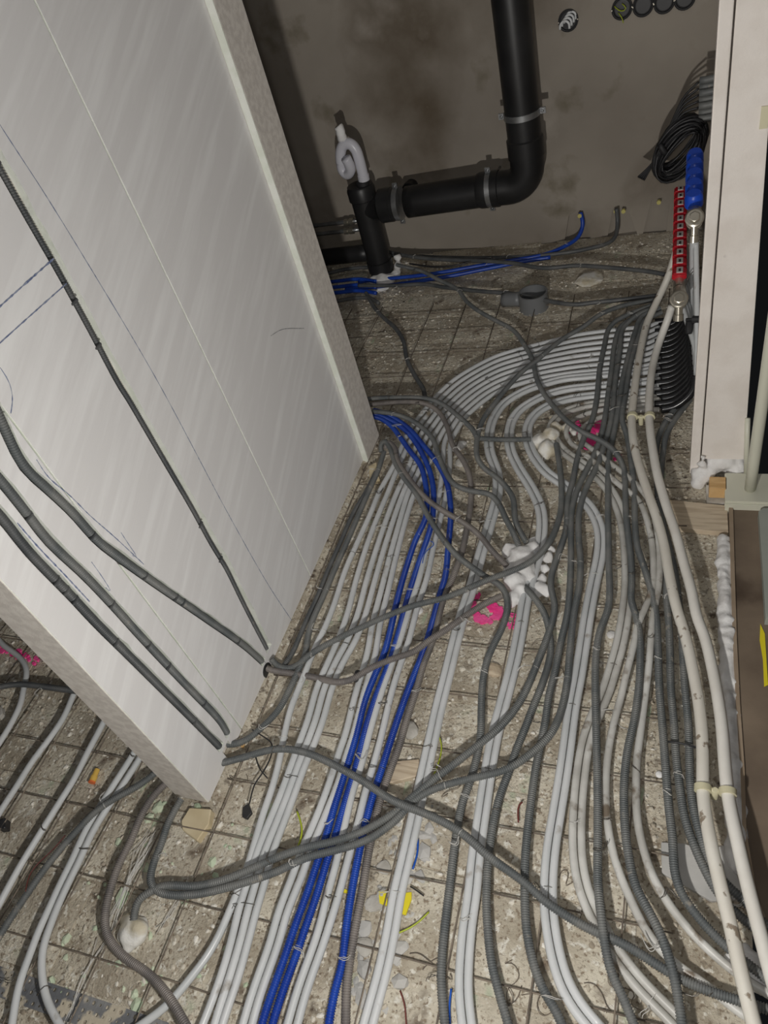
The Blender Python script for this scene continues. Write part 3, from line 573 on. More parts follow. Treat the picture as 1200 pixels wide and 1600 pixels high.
# ------------------------------------------------------------------ supply pipes with double clips
P1 = parse('1062,372,.30 1052,408,.24 1041,440,.17 1026,472,.12 1012,502,.09 1003,537,.08 996,575 991,612 987,650 988,675 992,702 1000,732 1014,775 1027,812 1037,850 1046,900 1057,950 1071,995,.075 1083,1050 1092,1100 1097,1150 1098,1200 1099,1250 1112,1325,.085 1127,1390 1140,1440 1153,1500 1168,1562 1185,1625', .08)
o = tube('supply_pipe', P1, .0125, M['supplydirty'], None, .012, 14, 5); tag(o, 'thick white supply pipe with brown scuffs, left of the two', 'pipe', 'thick white supply pipes')
P2 = parse('1050,478,.20 1043,500,.15 1031,532,.10 1021,567,.08 1016,600 1014,637 1016,675 1020,702 1026,737 1040,787 1055,830 1067,875 1081,925 1089,965 1100,992,.075 1112,1040 1121,1087 1128,1137 1132,1190 1137,1240 1150,1305,.085 1163,1362 1175,1410 1187,1455 1200,1505 1218,1570', .08)
o = tube('supply_pipe', P2, .0125, M['supply'], None, .012, 14, 5); tag(o, 'clean thick white supply pipe, right of the two', 'pipe', 'thick white supply pipes')
def clip(pa, pb, z, lab):
    a = fl(*pa, z); b = fl(*pb, z); t = empty('double_pipe_clip', ((a+b)/2)*np.array([1, 1, 0])+np.array([0, 0, z-.03])); tag(t, lab, 'pipe clip', 'cream double pipe clips')
    u = (b-a)/np.linalg.norm(b-a); T = np.cross(u, [0, 0, 1])
    for c in (a, b): lathe('ring', c-T*.006, c+T*.006, [(0, .0132), (0, .0165), (.012, .0165), (.012, .0132)], M['clip'], t, 18)
    Q = [(a+b)/2+u*q*np.linalg.norm(b-a)*.5*.6 for q in (-1, 1)]; bm = bmesh.new()
    tube('bridge', [a+u*.015, (a+b)/2+np.array([0, 0, -.004]), b-u*.015], .0055, M['clip'], t, .006, 8); c = (a+b)/2
    lathe('screw_boss', c+np.array([0, 0, -.03]), c+np.array([0, 0, .006]), [(0, .0075), (.03, .0075), (.034, .005)], M['clip'], t, 12)
clip((988, 651), (1015, 651), .093, 'cream double clip on the supply pipes near the manifold')
clip((1098, 1232), (1137, 1238), .090, 'cream double clip on the supply pipes at the lower right')
a, b = fl(1050, 1162, .053), fl(1078, 1168, .053)
u = (b-a)/np.linalg.norm(b-a); o = tube('strap', [a-u*.016+np.array([0, 0, .0]), a+np.array([0, 0, .0115]), (a+b)/2+np.array([0, 0, .008]), b+np.array([0, 0, .0115]), b+u*.022], .0022, M['cable'], None, .005, 6); tag(o, 'black strap across the two grey conduits beside the supply pipes', 'strap')

# ------------------------------------------------------------------ manifold
mf = empty('heating_manifold_supply', (-.02, 2.45, .36)); tag(mf, 'lower heating manifold with red flow meters behind the white column', 'manifold')
zr = .36; ra = fl(1061, 452, zr); rb = fl(1063, 300, zr); dr = (rb-ra); Lr = np.linalg.norm(dr); dr /= Lr
lathe('bar', ra, rb, [(0, .018), (.02, .018), (Lr, .018)], M['nickel'], mf, 16)
for q in range(11):
    c = ra+dr*(.06+q*(Lr-.07)/10.5); rcase = .019; h = np.array([0, 0, 1.])
    pl = boxo('flow_meter', c[0]-.021, c[0]+.021, c[1]-.020, c[1]+.020, c[2]+.006, c[2]+.03, M['red'], mf, .004)
    boxo('sight_glass', c[0]-.009, c[0]+.010, c[1]-.017, c[1]+.016, c[2]+.03, c[2]+.0335, M['glass'], pl, .001)
    boxo('scale', c[0]-.003, c[0]+.004, c[1]-.012, c[1]+.004, c[2]+.0335, c[2]+.0345, M['cable'], pl, 0)
def endvalve(par, c, m=M['nickel'], black=True):
    # end tee with a hexagonal plug facing the camera and a drain tap below
    lathe('end_tee', c+np.array([0, .06, .0]), c+np.array([0, -.01, 0]), [(0, .019), (.03, .022), (.07, .022)], m, par, 16)
    d = np.array([0, -.72, .69]); d /= np.linalg.norm(d)
    pl = lathe('plug', c+d*.012, c+d*.05, [(0, .020), (.012, .026), (.016, .026), (.018, .022)], m, par, 24)
    lathe('hexagon', c+d*.028, c+d*.04, [(0, .0155), (.010, .0155), (.011, .013)], m, pl, 6)
    lathe('drain_stub', c+np.array([0, 0, -.01]), c+np.array([0, -.02, -.07]), [(0, .012), (.03, .012), (.031, .015), (.05, .015)], m, par, 12)
endvalve(mf, fl(1061, 470, zr))
c = fl(1072, 500, .28); lathe('drain_handle', c, c+np.array([.035, -.01, .006]), [(0, .006), (.02, .006), (.021, .013), (.042, .011)], M['cable'], mf, 10); lathe('handle_cap', c+np.array([.01, -.03, -.03]), c+np.array([.01, 0, .0]), [(0, .009), (.015, .012), (.035, .012)], M['cable'], mf, 10)
mb = empty('heating_manifold_return', (.01, 2.4, .56)); tag(mb, 'upper heating manifold with a row of blue caps beside the white column', 'manifold')
zb = .56; ba = fl(1086, 330, zb); bb = fl(1088, 246, zb); db = bb-ba; Lb = np.linalg.norm(db); db /= Lb
lathe('bar', ba, bb, [(0, .017), (Lb, .017)], M['nickel'], mb, 16)
for q in range(5):
    c = ba+db*(.03+q*(Lb-.04)/4.6); lathe('blue_cap', c+np.array([-.004, -.004, .008]), c+np.array([-.006, -.012, .048]), [(0, .026), (.028, .0255), (.036, .022), (.040, .019)], M['bluecap'], mb, 18)
endvalve(mb, fl(1085, 345, zb))
for q, (px_, y0, lab) in enumerate(((1085, 375, 'white riser pipe beneath the blue capped manifold'),)):
    P = [fl(px_, 372, .47), fl(1084, 420, .36), fl(1086, 470, .25), fl(1089, 530, .14), fl(1091, 590, .05), fl(1090, 620, .03)]
    o = tube('riser_pipe', P, .0135, M['pex'], None, .015, 12); tag(o, lab, 'pipe')
o = tube('hook_wire', [fl(1094, 418, .38), fl(1084, 423, .39), fl(1076, 430, .38), fl(1072, 445, .36)], .0015, M['tie'], None, .005, 5); tag(o, 'bent wire hook beside the manifold', 'wire')
# black bends
for i, a in enumerate(fan_start):
    t = i/(n_fan-1); up = np.array([-.004+.03*t, a[1]+.01+.0*t, .0]); d = .022*(i % 2)
    L0 = .10-.03*(i % 3)*.4; x0 = a[0]; P = [a+np.array([-.015+.02*(i % 2), 0, 0]), a+np.array([.03, .003, .002]), a+np.array([.065, .012, .018]), a+np.array([.088+.01*t, .028, .055]), a+np.array([.096+.008*t, .045, .10])]
    o = tube('pipe_bend', P, .0132, M['bend'], None, .006, 14, 2)
    ordn = 'nearest second third fourth fifth sixth seventh eighth ninth tenth eleventh twelfth thirteenth fourteenth fifteenth sixteenth seventeenth furthest'.split()[17-i]
    k = f'{ordn} black pipe bend counted from the column foot under the manifold'; _ = ('outermost black pipe bend, furthest from the column foot' if i == 0 else 'nearest black pipe bend, lowest of the stack by the column' if i == n_fan-1 else 'black pipe bend in the packed stack under the manifold')
    tag(o, k, 'pipe bend', 'black pipe bends under the manifold')
    z0 = a+np.array([.096+.008*t, .045, .10]); top = (ra+dr*(.05+(Lr-.1)*(1-t))) if i % 2 == 0 else (ba+db*(.03+(Lb-.05)*(1-t)))
    P = [z0, z0+np.array([0, .01, .05]), top+np.array([.005, 0, -.08]), top+np.array([0, 0, -.02])]
    q = tube('pipe_tail', P, .0085, M['pex'], o, .02, 8)

# ------------------------------------------------------------------ drain
YD = 3.10
T0 = ony(562, 292, YD); base = fl(600, 436, 0); xd = base[0]; yd = base[1]
Tt = ony(562, 290, yd); Tb = np.array([Tt[0]*.5+xd*.5, yd, 0.0]); xd = Tb[0]
dp = empty('drain_pipe', (xd, yd, 0)); tag(dp, 'thick black drain pipe with tee, horizontal run and riser on the back wall', 'drain pipe')
zt = Tt[2]; RD = .055
lathe('tee', (xd, yd, .0), (xd, yd, zt), [(0, RD), (.05, RD), (.052, RD+.006), (.10, RD+.006), (.102, RD), (zt-.06, RD), (zt-.055, RD+.007), (zt-.012, RD+.007), (zt, RD+.002)], M['black'], dp, 32)
RH = .066
H0 = ony(600, 322, yd); H1 = ony(770, 298, yd); H2 = ony(815, 290, yd); hz0, hz1 = H0[2], H2[2]
lathe('branch', (xd, yd, hz0), (xd+.28, yd, hz0+(hz1-hz0)*.28/(H2[0]-xd)), [(0, RD-.002), (.06, RD), (.075, RH), (.078, RH+.006), (.13, RH+.006), (.132, RH+.003), (.15, RH+.003), (.152, RH)], M['black'], dp, 32)
xe = ony(824, 258, yd)[0]
C = []; Rb = .085
for a in np.linspace(0, math.pi/2, 12): C.append((xe-Rb+Rb*math.sin(a), yd, hz1+Rb-Rb*math.cos(a)))
hp = [(xd+.2, yd, hz0+(hz1-hz0)*.2/(xe-xd)), (xe-Rb-.02, yd, hz1)]
tube('horizontal_run', hp, RH-.001, M['black'], dp, .05, 32, 0)
tube('elbow', [(xe-Rb-.06, yd, hz1)]+C+[(xe, yd, hz1+Rb+.05)], RH+.002, M['black'], dp, .012, 32, 0)
lathe('elbow_collar', (xe-Rb-.13, yd, hz1), (xe-Rb, yd, hz1), [(0, RH+.001), (.012, RH+.006), (.04, RH+.006), (.041, RH+.003), (.06, RH+.003), (.061, RH+.006), (.09, RH+.006), (.095, RH)], M['black'], dp, 32)
lathe('riser_collar', (xe, yd, hz1+Rb+.03), (xe, yd, hz1+Rb+.3), [(0, RH+.001), (.002, RH+.006), (.07, RH+.006), (.075, RH)], M['black'], dp, 32)
rt = ony(798, 0, yd); rbt = ony(822, 230, yd); lean = (rt[0]-rbt[0])/(rt[2]-rbt[2])
tube('riser', [(xe, yd, hz1+Rb), (xe+lean*.4, yd, hz1+Rb+.4), (xe+lean*2.2, yd, 2.6)], RH, M['black'], dp, .1, 32, 0)
# cap on tee
cap = lathe('cap', (xd, yd, zt), (xd, yd, zt+.02), [(0, RD+.002), (.004, RD+.002), (.006, RD-.006), (.008, .03)], M['black'], dp, 32)
def bracket(c, axis, lab):
    t = empty('pipe_bracket', c); tag(t, lab, 'bracket', 'galvanised brackets on the drain')
    c = np.array(c, float); ax = np.array(axis, float); a0 = c-ax*.011
    lathe('band', a0, c+ax*.011, [(0, RH+.001), (0, RH+.0045), (.022, RH+.0045), (.022, RH+.001)], M['galv'], t, 32)
    side = np.cross(ax, [0, 1, 0])
    for sg in (1, -1):
        p = c+side*sg*(RH+.013); bm = bmesh.new(); h = .012
        w = np.abs(side)*.012+np.abs(ax)*.011; box(bm, p[0]-w[0]-.0001, p[0]+w[0]+.0001, p[1]-.004, p[1]+.004, p[2]-w[2], p[2]+w[2], .001); e = bmobj('ear', bm, M['galv'], t)
        lathe('screw', p+np.array([0, -.004, 0]), p+np.array([0, -.012, 0]), [(0, .006), (.005, .006), (.007, .003)], M['galv'], e, 6)
    tube('stud', [c+side*0+np.array([0, RH, 0]), np.array([c[0], 3.28, c[2]])], .005, M['galv'], t, .05, 8)
c = ony(623, 318, yd); bracket((c[0], yd, hz0+(hz1-hz0)*(c[0]-xd)/(xe-xd)), (1, 0, 0), 'galvanised bracket on the horizontal drain next to the tee')
c = ony(766, 298, yd); bracket((c[0], yd, hz1), (1, 0, 0), 'galvanised bracket on the horizontal drain next to the elbow')
c = ony(815, 177, yd); bracket((xe+lean*(c[2]-hz1), yd, c[2]), (0, 0, 1), 'galvanised bracket on the vertical drain')
# trap
sp = empty('waste_trap', (xd+.02, yd, zt)); tag(sp, 'white plastic swan neck trap with taped end standing on the black tee', 'trap')
def yp(px_, py_): return ony(px_, py_, yd-.01)
lathe('sleeve', (xd+.022, yd-.01, zt), (xd+.022, yd-.01, zt+.03), [(0, .028), (.02, .028), (.025, .022)], M['rubber'], sp, 20)
tube('outlet_bend', [yp(569, 282), yp(566, 268), yp(560, 245), yp(555, 232), yp(546, 224), yp(536, 227), yp(532, 240), yp(533, 255)], .023, M['siphon'], sp, .006, 20, 1)
lathe('nut', yp(569, 282), yp(566, 266), [(0, .022), (.002, .0255), (.025, .0255), (.028, .0225)], M['siphon'], sp, 18)
def off(p, dy): return p+np.array([0, dy, 0])
tube('trap_bend', [yp(533, 252), yp(535, 266), off(yp(543, 272), -.005), off(yp(550, 262), -.02), off(yp(548, 248), -.035), off(yp(545, 241), -.04)], .022, M['siphon'], sp, .006, 20, 1)
lathe('ring_nut', yp(533, 249), yp(534, 258), [(0, .023), (.02, .0235), (.022, .02)], M['siphon'], sp, 18)
bm = bmesh.new(); p = yp(533, 206); q = yp(539, 220); 
o = tube('taped_end', [yp(536, 219), yp(533, 210), yp(530, 200), yp(528, 197)], .020, M['foam'], sp, .006, 12, 0)
for v in o.data.vertices: v.co += Vector((random.uniform(-.002, .002), random.uniform(-.002, .002), random.uniform(-.002, .002)))
c = ony(643, 291, 3.27); vt = lathe('wall_stub', c+np.array([0, .02, 0]), c+np.array([0, -.05, 0]), [(0, .03), (.04, .03), (.041, .034), (.065, .034), (.066, .028), (.067, .012)], M['black'], None, 24); tag(vt, 'round black stub end sticking out of the back wall above the drain', 'pipe stub')
lp = tube('stub_pipe', [ony(490, 404, 3.15), ony(580, 394, 3.15)], .04, M['black'], None, .05, 24); tag(lp, 'dark horizontal waste pipe entering the dim corner behind the tee', 'pipe')
for q, (y0, y1, lab) in enumerate(((354, 346, 'upper bare metal water pipe with brass fitting behind the tee'), (368, 360, 'lower bare metal water pipe with brass fitting behind the tee'))):
    t = empty('water_pipe', ony(520, y0, 3.2)); tag(t, lab, 'pipe', 'water pipes behind the drain')
    tube('tube', [ony(478, y0, 3.2), ony(565, y1-2, 3.2)], .0095, M['galv'], t, .05, 12)
    lathe('fitting', ony(538, y1+1.5, 3.2), ony(560, y1-1, 3.2), [(0, .010), (.002, .016), (.02, .016), (.021, .012), (.028, .012), (.029, .017), (.05, .017)], M['nickel'], t, 8)
# junction boxes
def jbox(px_, py_, r, lab, conduits=False):
    c = ony(px_, py_, 3.275); t = empty('wall_box', c); tag(t, lab, 'wall box', 'round wall boxes on the back wall')
    lathe('rim', c+np.array([0, .003, 0]), c+np.array([0, -.008, 0]), [(0, r), (.009, r), (.011, r-.004), (.0105, r-.006), (.004, r-.008)], M['rubber'], t, 24)
    for sg in (1, -1): lathe('screw', c+np.array([sg*(r-.002), -.006, 0]), c+np.array([sg*(r-.002), -.012, 0]), [(0, .003), (.003, .002)], M['nickel'], t, 8)
    if conduits:
        for k in range(4): 
            a = np.linspace(-.6, 3.6, 12); P = np.stack([c[0]-.012+.008*k+.02*np.cos(a), np.full(12, c[1]-.016+.004*k), c[2]-.012+.008*k+.02*np.sin(a)], 1); tube('looped_tube', P, .0045, M['pex'], t, .006, 8)
    else: lathe('lid', c+np.array([0, 0, 0]), c+np.array([0, -.006, 0]), [(0, r-.008), (.005, r-.008), (.006, r-.012)], M['cable'], t, 24)
jbox(888, 32, .037, 'single round wall box filled with looped white tubes', True)
jbox(972, 13, .037, 'open black round wall box with wires, leftmost of the row', False); jbox(1005, 8, .037, 'second black round wall box of the row'); jbox(1038, 3, .037, 'third black round wall box of the row'); jbox(1070, -3, .037, 'fourth black round wall box of the row, cut by the top edge')
o = multi_tube('box_wires', [[ony(960, 10, 3.262), ony(970, 18, 3.255), ony(980, 14, 3.25), ony(972, 6, 3.258)], [ony(966, 20, 3.26), ony(972, 28, 3.25), ony(974, 36, 3.25)]], .0018, M['yg'], None); tag(o, 'thin wires poking out of the leftmost black wall box', 'wires')
for q, (px_, py_) in enumerate(((907, 332), (963, 325), (975, 325), (1030, 311))):
    c = ony(px_, py_, 3.285); o = lathe('brass_end', c+np.array([0, -.035, 0]), c+np.array([0, -.02, 0]), [(0, .009), (.012, .009), (.015, .006)], M['mark'], None, 10); tag(o, ['yellow end ring on the blue conduit in the wall notch', 'yellow end ring on the grey conduit in the second wall notch', 'spare yellow ring beside the grey conduit in the second wall notch', 'yellow ring in the third wall notch next to the manifold'][q], 'end ring')
# cable coil with grey sleeves
ys = 2.95
def cp(px_, py_, dy=0): return ony(px_, py_, ys+dy)
sl = []
for k in range(7):
    p = cp(1093-.3*k, 126+k*10, .02*(k % 2)-.01); o = tube('cable_sleeve', [p, p+np.array([.035, 0, .0]), p+np.array([.08, .0, .01])], .012, M['cond'], None, .02, 12, 0)
    tag(o, 'top second third fourth fifth sixth lowest'.split()[k]+' grey conduit end of the stack above the cable coil', 'conduit', 'grey conduit ends above the cable coil')
loops = []
for k in range(40):
    a = np.linspace(0, 2*math.pi, 40); f = .30+.70*(k/39); ctr = cp(1062, 232); ux = cp(1098, 190)-cp(1022, 272); uz = cp(1080, 262)-cp(1045, 205)
    P = ctr+np.outer(np.cos(a), ux*.5*(.62+.38*f)*random.uniform(.93, 1.04))+np.outer(np.sin(a), uz*.5*f*random.uniform(.93, 1.05)*1.1); P[:, 1] += .035*np.sin(a+k)+random.uniform(-.03, .03); loops.append(P)
coil = multi_tube('cable_coil', loops, .0042, M['cable'], None, seg=6, step=.02); tag(coil, 'coil of thin black cables hanging beside the column above the blue caps', 'cable coil')
multi_tube('tail', [[cp(1040+q, 225), cp(1026+q*2, 247), cp(1012+q*1.5, 263), cp(997+q*3, 277+q*1.5)] for q in range(4)], .004, M['cable'], coil, seg=6)
multi_tube('feed', [[cp(1092, 128+10*q), cp(1070-q, 150+7*q), cp(1048, 195+3*q), cp(1036+q, 228)] for q in range(5)], .004, M['cable'], coil, seg=6)
tube('binding', [cp(1031, 226, -.05), cp(1036, 235, -.06), cp(1040, 240, -.05)], .010, M['rubber'], coil, .01, 8)

# ------------------------------------------------------------------ foam
def foam(name, sp_, lab, m='foam', g=None, vox=.0045):
    bm = bmesh.new()
    for (x, y, z, r) in sp_:
        mt = Matrix.Translation((x, y, z)) @ Matrix.Diagonal((random.uniform(.85, 1.15), random.uniform(.85, 1.15), random.uniform(.75, 1), 1))
        bmesh.ops.create_icosphere(bm, subdivisions=3, radius=r, matrix=mt)
    for v in bm.verts:
        nn = noise.noise_vector(v.co*38)*.008+noise.noise_vector(v.co*90)*.004; v.co += nn
    o = bmobj(name, bm, M[m], None, True)
    md = o.modifiers.new('r', 'REMESH'); md.mode = 'VOXEL'; md.voxel_size = vox; md.use_smooth_shade = True
    md = o.modifiers.new('s', 'SMOOTH'); md.iterations = 7; applied(o); o.data.polygons.foreach_set('use_smooth', [True]*len(o.data.polygons))
    tag(o, lab, 'foam', g); return o
def fp(lst, z=.02, k=1.38): return [(*fl(x, y, zz+.008)[:2], zz+.008, r*k) for (x, y, zz, r) in lst]
foam('foam_patch', fp([(800, 862, .03, .022), (815, 872, .035, .026), (830, 860, .03, .018), (800, 880, .03, .018), (820, 888, .04, .022), (795, 900, .025, .016), (805, 908, .035, .022), (822, 902, .03, .018), (812, 922, .03, .018), (805, 935, .028, .015), (800, 943, .02, .011), (835, 845, .02, .011)]), 'large lumpy white foam patch in the middle where conduits go into the floor', 'foam')
foam('foam_strand', fp([(862, 858, .022, .011), (857, 872, .022, .012), (852, 888, .022, .012), (848, 903, .022, .012), (845, 918, .022, .015), (853, 926, .02, .012), (838, 930, .018, .010), (830, 906, .018, .007)]), 'thin white foam strand just right of the large foam patch', 'foam')
foam('foam_patch', fp([(845, 690, .028, .021), (855, 702, .028, .021), (862, 680, .035, .022), (868, 668, .03, .016), (864, 655, .025, .014), (876, 700, .02, .012), (840, 700, .02, .014), (852, 715, .015, .011), (886, 668, .02, .013), (896, 676, .015, .010), (882, 710, .015, .012), (872, 645, .02, .012)]), 'yellowish white foam lump beside the upper pink paint, a conduit growing out of it', 'foamy')
foam('foam_patch', fp([(205, 1448, .018, .018), (198, 1440, .015, .012), (212, 1455, .02, .02), (206, 1465, .018, .017), (202, 1478, .01, .012), (218, 1446, .02, .013), (195, 1462, .01, .012)]), 'small foam lump at the lower left with a conduit ending in it', 'foamy')
foam('foam_collar', [(xd-.02, yd-.06, .02, .035), (xd+.02, yd-.065, .025, .04), (xd+.05, yd-.05, .025, .035), (xd-.05, yd-.04, .01, .03), (xd+.075, yd-.02, .03, .025), (xd+.08, yd+.02, .05, .022), (xd+.075, yd+.05, .08, .018), (xd, yd-.09, .0, .035), (xd+.03, yd-.1, -.005, .03)], 'white foam collar round the foot of the black drain tee', 'foam', vox=.006)
foam('foam_patch', [(.062, 1.70, .03, .028), (.055, 1.69, .015, .024), (.064, 1.70, .07, .015), (.063, 1.704, .095, .008), (.10, 1.73, .035, .022), (.13, 1.74, .03, .022), (.155, 1.735, .03, .024), (.175, 1.735, .02, .022), (.17, 1.72, .01, .02), (.085, 1.715, .04, .024), (.11, 1.73, .06, .026), (.135, 1.735, .06, .026), (.155, 1.735, .055, .026), (.09, 1.73, .06, .02), (.165, 1.72, .03, .026)], 'smooth white foam bulging under the foot of the white column', 'foam')
st = []
for k in range(60):
    t = k/59; x = np.interp(t, [0, .25, .5, .75, 1], [1131, 1136, 1140, 1146, 1153]); y = 845+t*500; st.append((x, y, .008, random.uniform(.013, .016)))
    st.append((x-2, y+7, .004, .013))
foam('foam_strip', fp(st), 'long white foam bead between the concrete and the brown board at the right', 'foam')
foam('foam_patch', fp([(1152, 1505, .01, .018), (1165, 1500, .01, .018), (1178, 1515, .01, .02), (1160, 1520, .008, .014), (1190, 1530, .01, .018)]), 'pale foam remnant under the supply pipes at the lower right corner', 'foam')
for k, (px_, py_) in enumerate(((668, 700), (720, 700))):
    pass
foam('foam_smear', fp([(718, 697, .004, .012), (724, 692, .004, .009), (712, 704, .003, .008)]), 'small white smear of foam between the conduits left of the pipe bend', 'foam')

# ------------------------------------------------------------------ right side: board, rail, wood
e = [(1139, 792), (1142, 900), (1145, 1000), (1150, 1100), (1157, 1200), (1160, 1300), (1177, 1400), (1203, 1468), (1245, 1540)]
L_ = [fl(x+6, y, .03) for x, y in e]; Lp = [fl(x, y, .03) for x, y in e]
bd = prism('stair_board', [*L_, (L_[-1][0]+.35, L_[-1][1]-.05, 0), (.75, L_[0][1], 0)], -.03, .022, M['board']); tag(bd, 'dirty brown board filling the right edge beyond the foam bead', 'board')
prism('edge_strip', [*Lp, *[p+np.array([.0005, 0, 0]) for p in L_[::-1]]], -.02, .03, M['boardedge'], bd)
o = prism('panel_offcut', [fl(1186, 795, .06), fl(1192, 880, .06), fl(1197, 962, .06), fl(1300, 970, .06), fl(1300, 790, .06), fl(1193, 790, .06)], .024, .05, M['panelg']); tag(o, 'smooth grey green panel lying on the brown board at the right edge', 'panel')
o = prism('paper_scrap', [fl(x, y, .024) for x, y in ((1188, 975), (1195, 990), (1200, 1070), (1194, 1073), (1192, 1030), (1187, 1000))], .0225, .0245, M['yellow']); tag(o, 'torn yellow paper scrap on the brown board', 'scrap')
o = prism('wood_plank', pxpoly('1046,783 1136,792 1138,834 1060,827', .012), .0, .018, M['wood'], bev=.001); tag(o, 'flat pale wooden plank let into the floor in front of the column', 'plank')
o = prism('wood_plank', pxpoly('1103,758 1134,762 1136,788 1104,787', .01), -.005, .012, M['stone'], bev=.001); tag(o, 'small square grey plate below the wooden block at the column', 'plate')
a = fl(1121, 760, .03); o = boxo('wood_block', a[0]-.022, a[0]+.022, a[1]-.03, a[1]+.02, .012, .05, M['woodw'], None, .002); tag(o, 'small warm brown wooden block wedged in foam under the column', 'wood block')
rl = empty('stair_railing', fl(1172, 765)); tag(rl, 'cream enamelled metal railing with two bars standing on a ledge', 'railing')
a = fl(1172, 764, .05); tube('post', [a, a+np.array([0, 0, .5]), a+np.array([0, 0, 1.3])], .0145, M['rail'], rl, .1, 20, 0)
a2 = fl(1166, 738, .05); tube('thin_brace', [a2, a2+np.array([-.012, .02, .18])], .007, M['rail'], rl, .1, 12, 0)
q0 = fl(1133, 780, .05); bm = bmesh.new(); box(bm, q0[0], q0[0]+.6, q0[1]-.006, q0[1]+.11, .022, .048, .002); bmobj('ledge', bm, M['rail'], rl)
bm = bmesh.new(); box(bm, q0[0]+.001, q0[0]+.6, q0[1]-.012, q0[1]-.006, .002, .042, .001); bmobj('skirt', bm, M['rail'], rl)
o = prism('cement_patch', pxpoly('1033,1316 1068,1318 1100,1328 1135,1320 1165,1405 1112,1408 1034,1364', .009), 0, .010, M['cement'], bev=.001); tag(o, 'smooth grey cement patch in the floor under the curving conduits', 'cement patch')
o = boxo('wall_label', .122, .137, 1.7145, 1.7165, *sorted((ony(1197, 200, 1.717)[2], ony(1197, 165, 1.717)[2])), M['clip'], None, 0); tag(o, 'small cream plate on the edge of the white column board', 'plate')
# wooden wedges under the partition
a = fl(305, 1285, .015); o = prism('wood_block', pxpoly('283,1283 296,1262 330,1264 326,1288 308,1314 285,1297', .025), .0, .026, M['woodp'], bev=.002); tag(o, 'pale wooden block under the near end of the partition', 'wood block')
o = prism('wood_block', pxpoly('576,728 588,722 592,745 578,752', .03), .0, .03, M['woodp'], bev=.001); tag(o, 'small wooden shim under the far corner of the partition', 'wood block')
o = prism('wood_block', pxpoly('368,1152 384,1153 380,1168 366,1166', .02), .0, .02, M['woodw'], bev=.001); tag(o, 'wooden shim in the notch at the partition foot', 'wood block')
o = prism('brick_piece', pxpoly('612,1190 655,1186 655,1212 608,1224', .014), 0, .016, M['wood'], bev=.002); tag(o, 'flat reddish brick piece between the blue conduit and the white pair', 'brick piece')

# ------------------------------------------------------------------ perforated strip
def strip():
    a0 = fl(-40, 1520, .0125); b0 = fl(255, 1622, .0125); u = b0-a0; Ls = np.linalg.norm(u); u /= Ls; v = np.array([-u[1], u[0], 0]); wd = .052
    bm = bmesh.new(); nl = int(Ls/.0175); rows = 3; cw = wd/rows; cl = Ls/nl
    for i in range(nl):
        for j in range(rows):
            cx = (i+.5)*cl; cy = (j-rows/2+.5)*cw; outer = []; inner = []; r = .0028 if (i+j) % 2 else .0042
            for q in range(8):
                ang = q*math.pi/4+math.pi/8*0; c, s_ = math.cos(ang), math.sin(ang); k = 1/max(abs(c), abs(s_)); outer.append(bm.verts.new(tuple(a0+u*(cx+c*k*cl/2)+v*(cy+s_*k*cw/2)))); inner.append(bm.verts.new(tuple(a0+u*(cx+c*r)+v*(cy+s_*r)-np.array([0, 0, .0005]))))
            for q in range(8): bm.faces.new((outer[q], outer[(q+1) % 8], inner[(q+1) % 8], inner[q]))
    bmesh.ops.remove_doubles(bm, verts=bm.verts[:], dist=.0002); bmesh.ops.recalc_face_normals(bm, faces=bm.faces[:])
    o = bmobj('perforated_strip', bm, M['perf']); md = o.modifiers.new('s', 'SOLIDIFY'); md.thickness = .0015; applied(o); tag(o, 'dusty galvanised perforated steel strip across the lower left corner', 'metal strip')
strip()
# ------------------------------------------------------------------ paint marks, tape, scraps
def splash(name, pts, r, lab, cat, m, n=26, z=.0095):
    bm = bmesh.new()
    for _ in range(n):
        t = random.random()*(len(pts)-1); i_ = int(t); f = t-i_; x = pts[i_][0]*(1-f)+pts[i_+1][0]*f+random.gauss(0, 3.0); y = pts[i_][1]*(1-f)+pts[i_+1][1]*f+random.gauss(0, 2.6)
        c = fl(x, y, z); rr = r*random.uniform(.4, 1); k = random.randint(6, 9); vs = []
        for q in range(k):
            a_ = 2*math.pi*q/k; vs.append(bm.verts.new((c[0]+rr*math.cos(a_)*random.uniform(.6, 1.2), c[1]+rr*math.sin(a_)*random.uniform(.6, 1.2), z+random.uniform(-.0006, .0012))))
        bm.faces.new(vs)
    r_ = bmesh.ops.extrude_face_region(bm, geom=bm.faces[:]); [setattr(v.co, 'z', v.co.z-.008) for v in r_['geom'] if isinstance(v, bmesh.types.BMVert)]
    bmesh.ops.recalc_face_normals(bm, faces=bm.faces[:]); o = bmobj(name, bm, m); tag(o, lab, cat); return o
splash('paint_mark', [(748, 925), (740, 935), (734, 948), (745, 962), (760, 970), (775, 966), (782, 956), (776, 948), (770, 950)], .011, 'bright pink curl of spray paint on the floor beside the large foam patch', 'paint mark', M['pink'], 80)
splash('paint_mark', [(803, 960), (801, 970), (800, 980)], .009, 'short pink paint stroke at the edge of the white pair under the foam', 'paint mark', M['pink'], 12)
splash('paint_mark', [(905, 658), (900, 672), (912, 668), (922, 690), (935, 672), (940, 655), (925, 685), (918, 700)], .015, 'pink paint patch under the dark conduit bundle below the pipe fan', 'paint mark', M['pink'], 46)
splash('paint_mark', [(0, 1012), (12, 1017), (25, 1022), (40, 1026), (52, 1030)], .013, 'pink paint streak at the left edge beyond the partition', 'paint mark', M['pink'], 26)
splash('paint_mark', [(966, 712), (968, 716)], .007, 'tiny pink paint spot right of the bundle crossing', 'paint mark', M['pink'], 4)
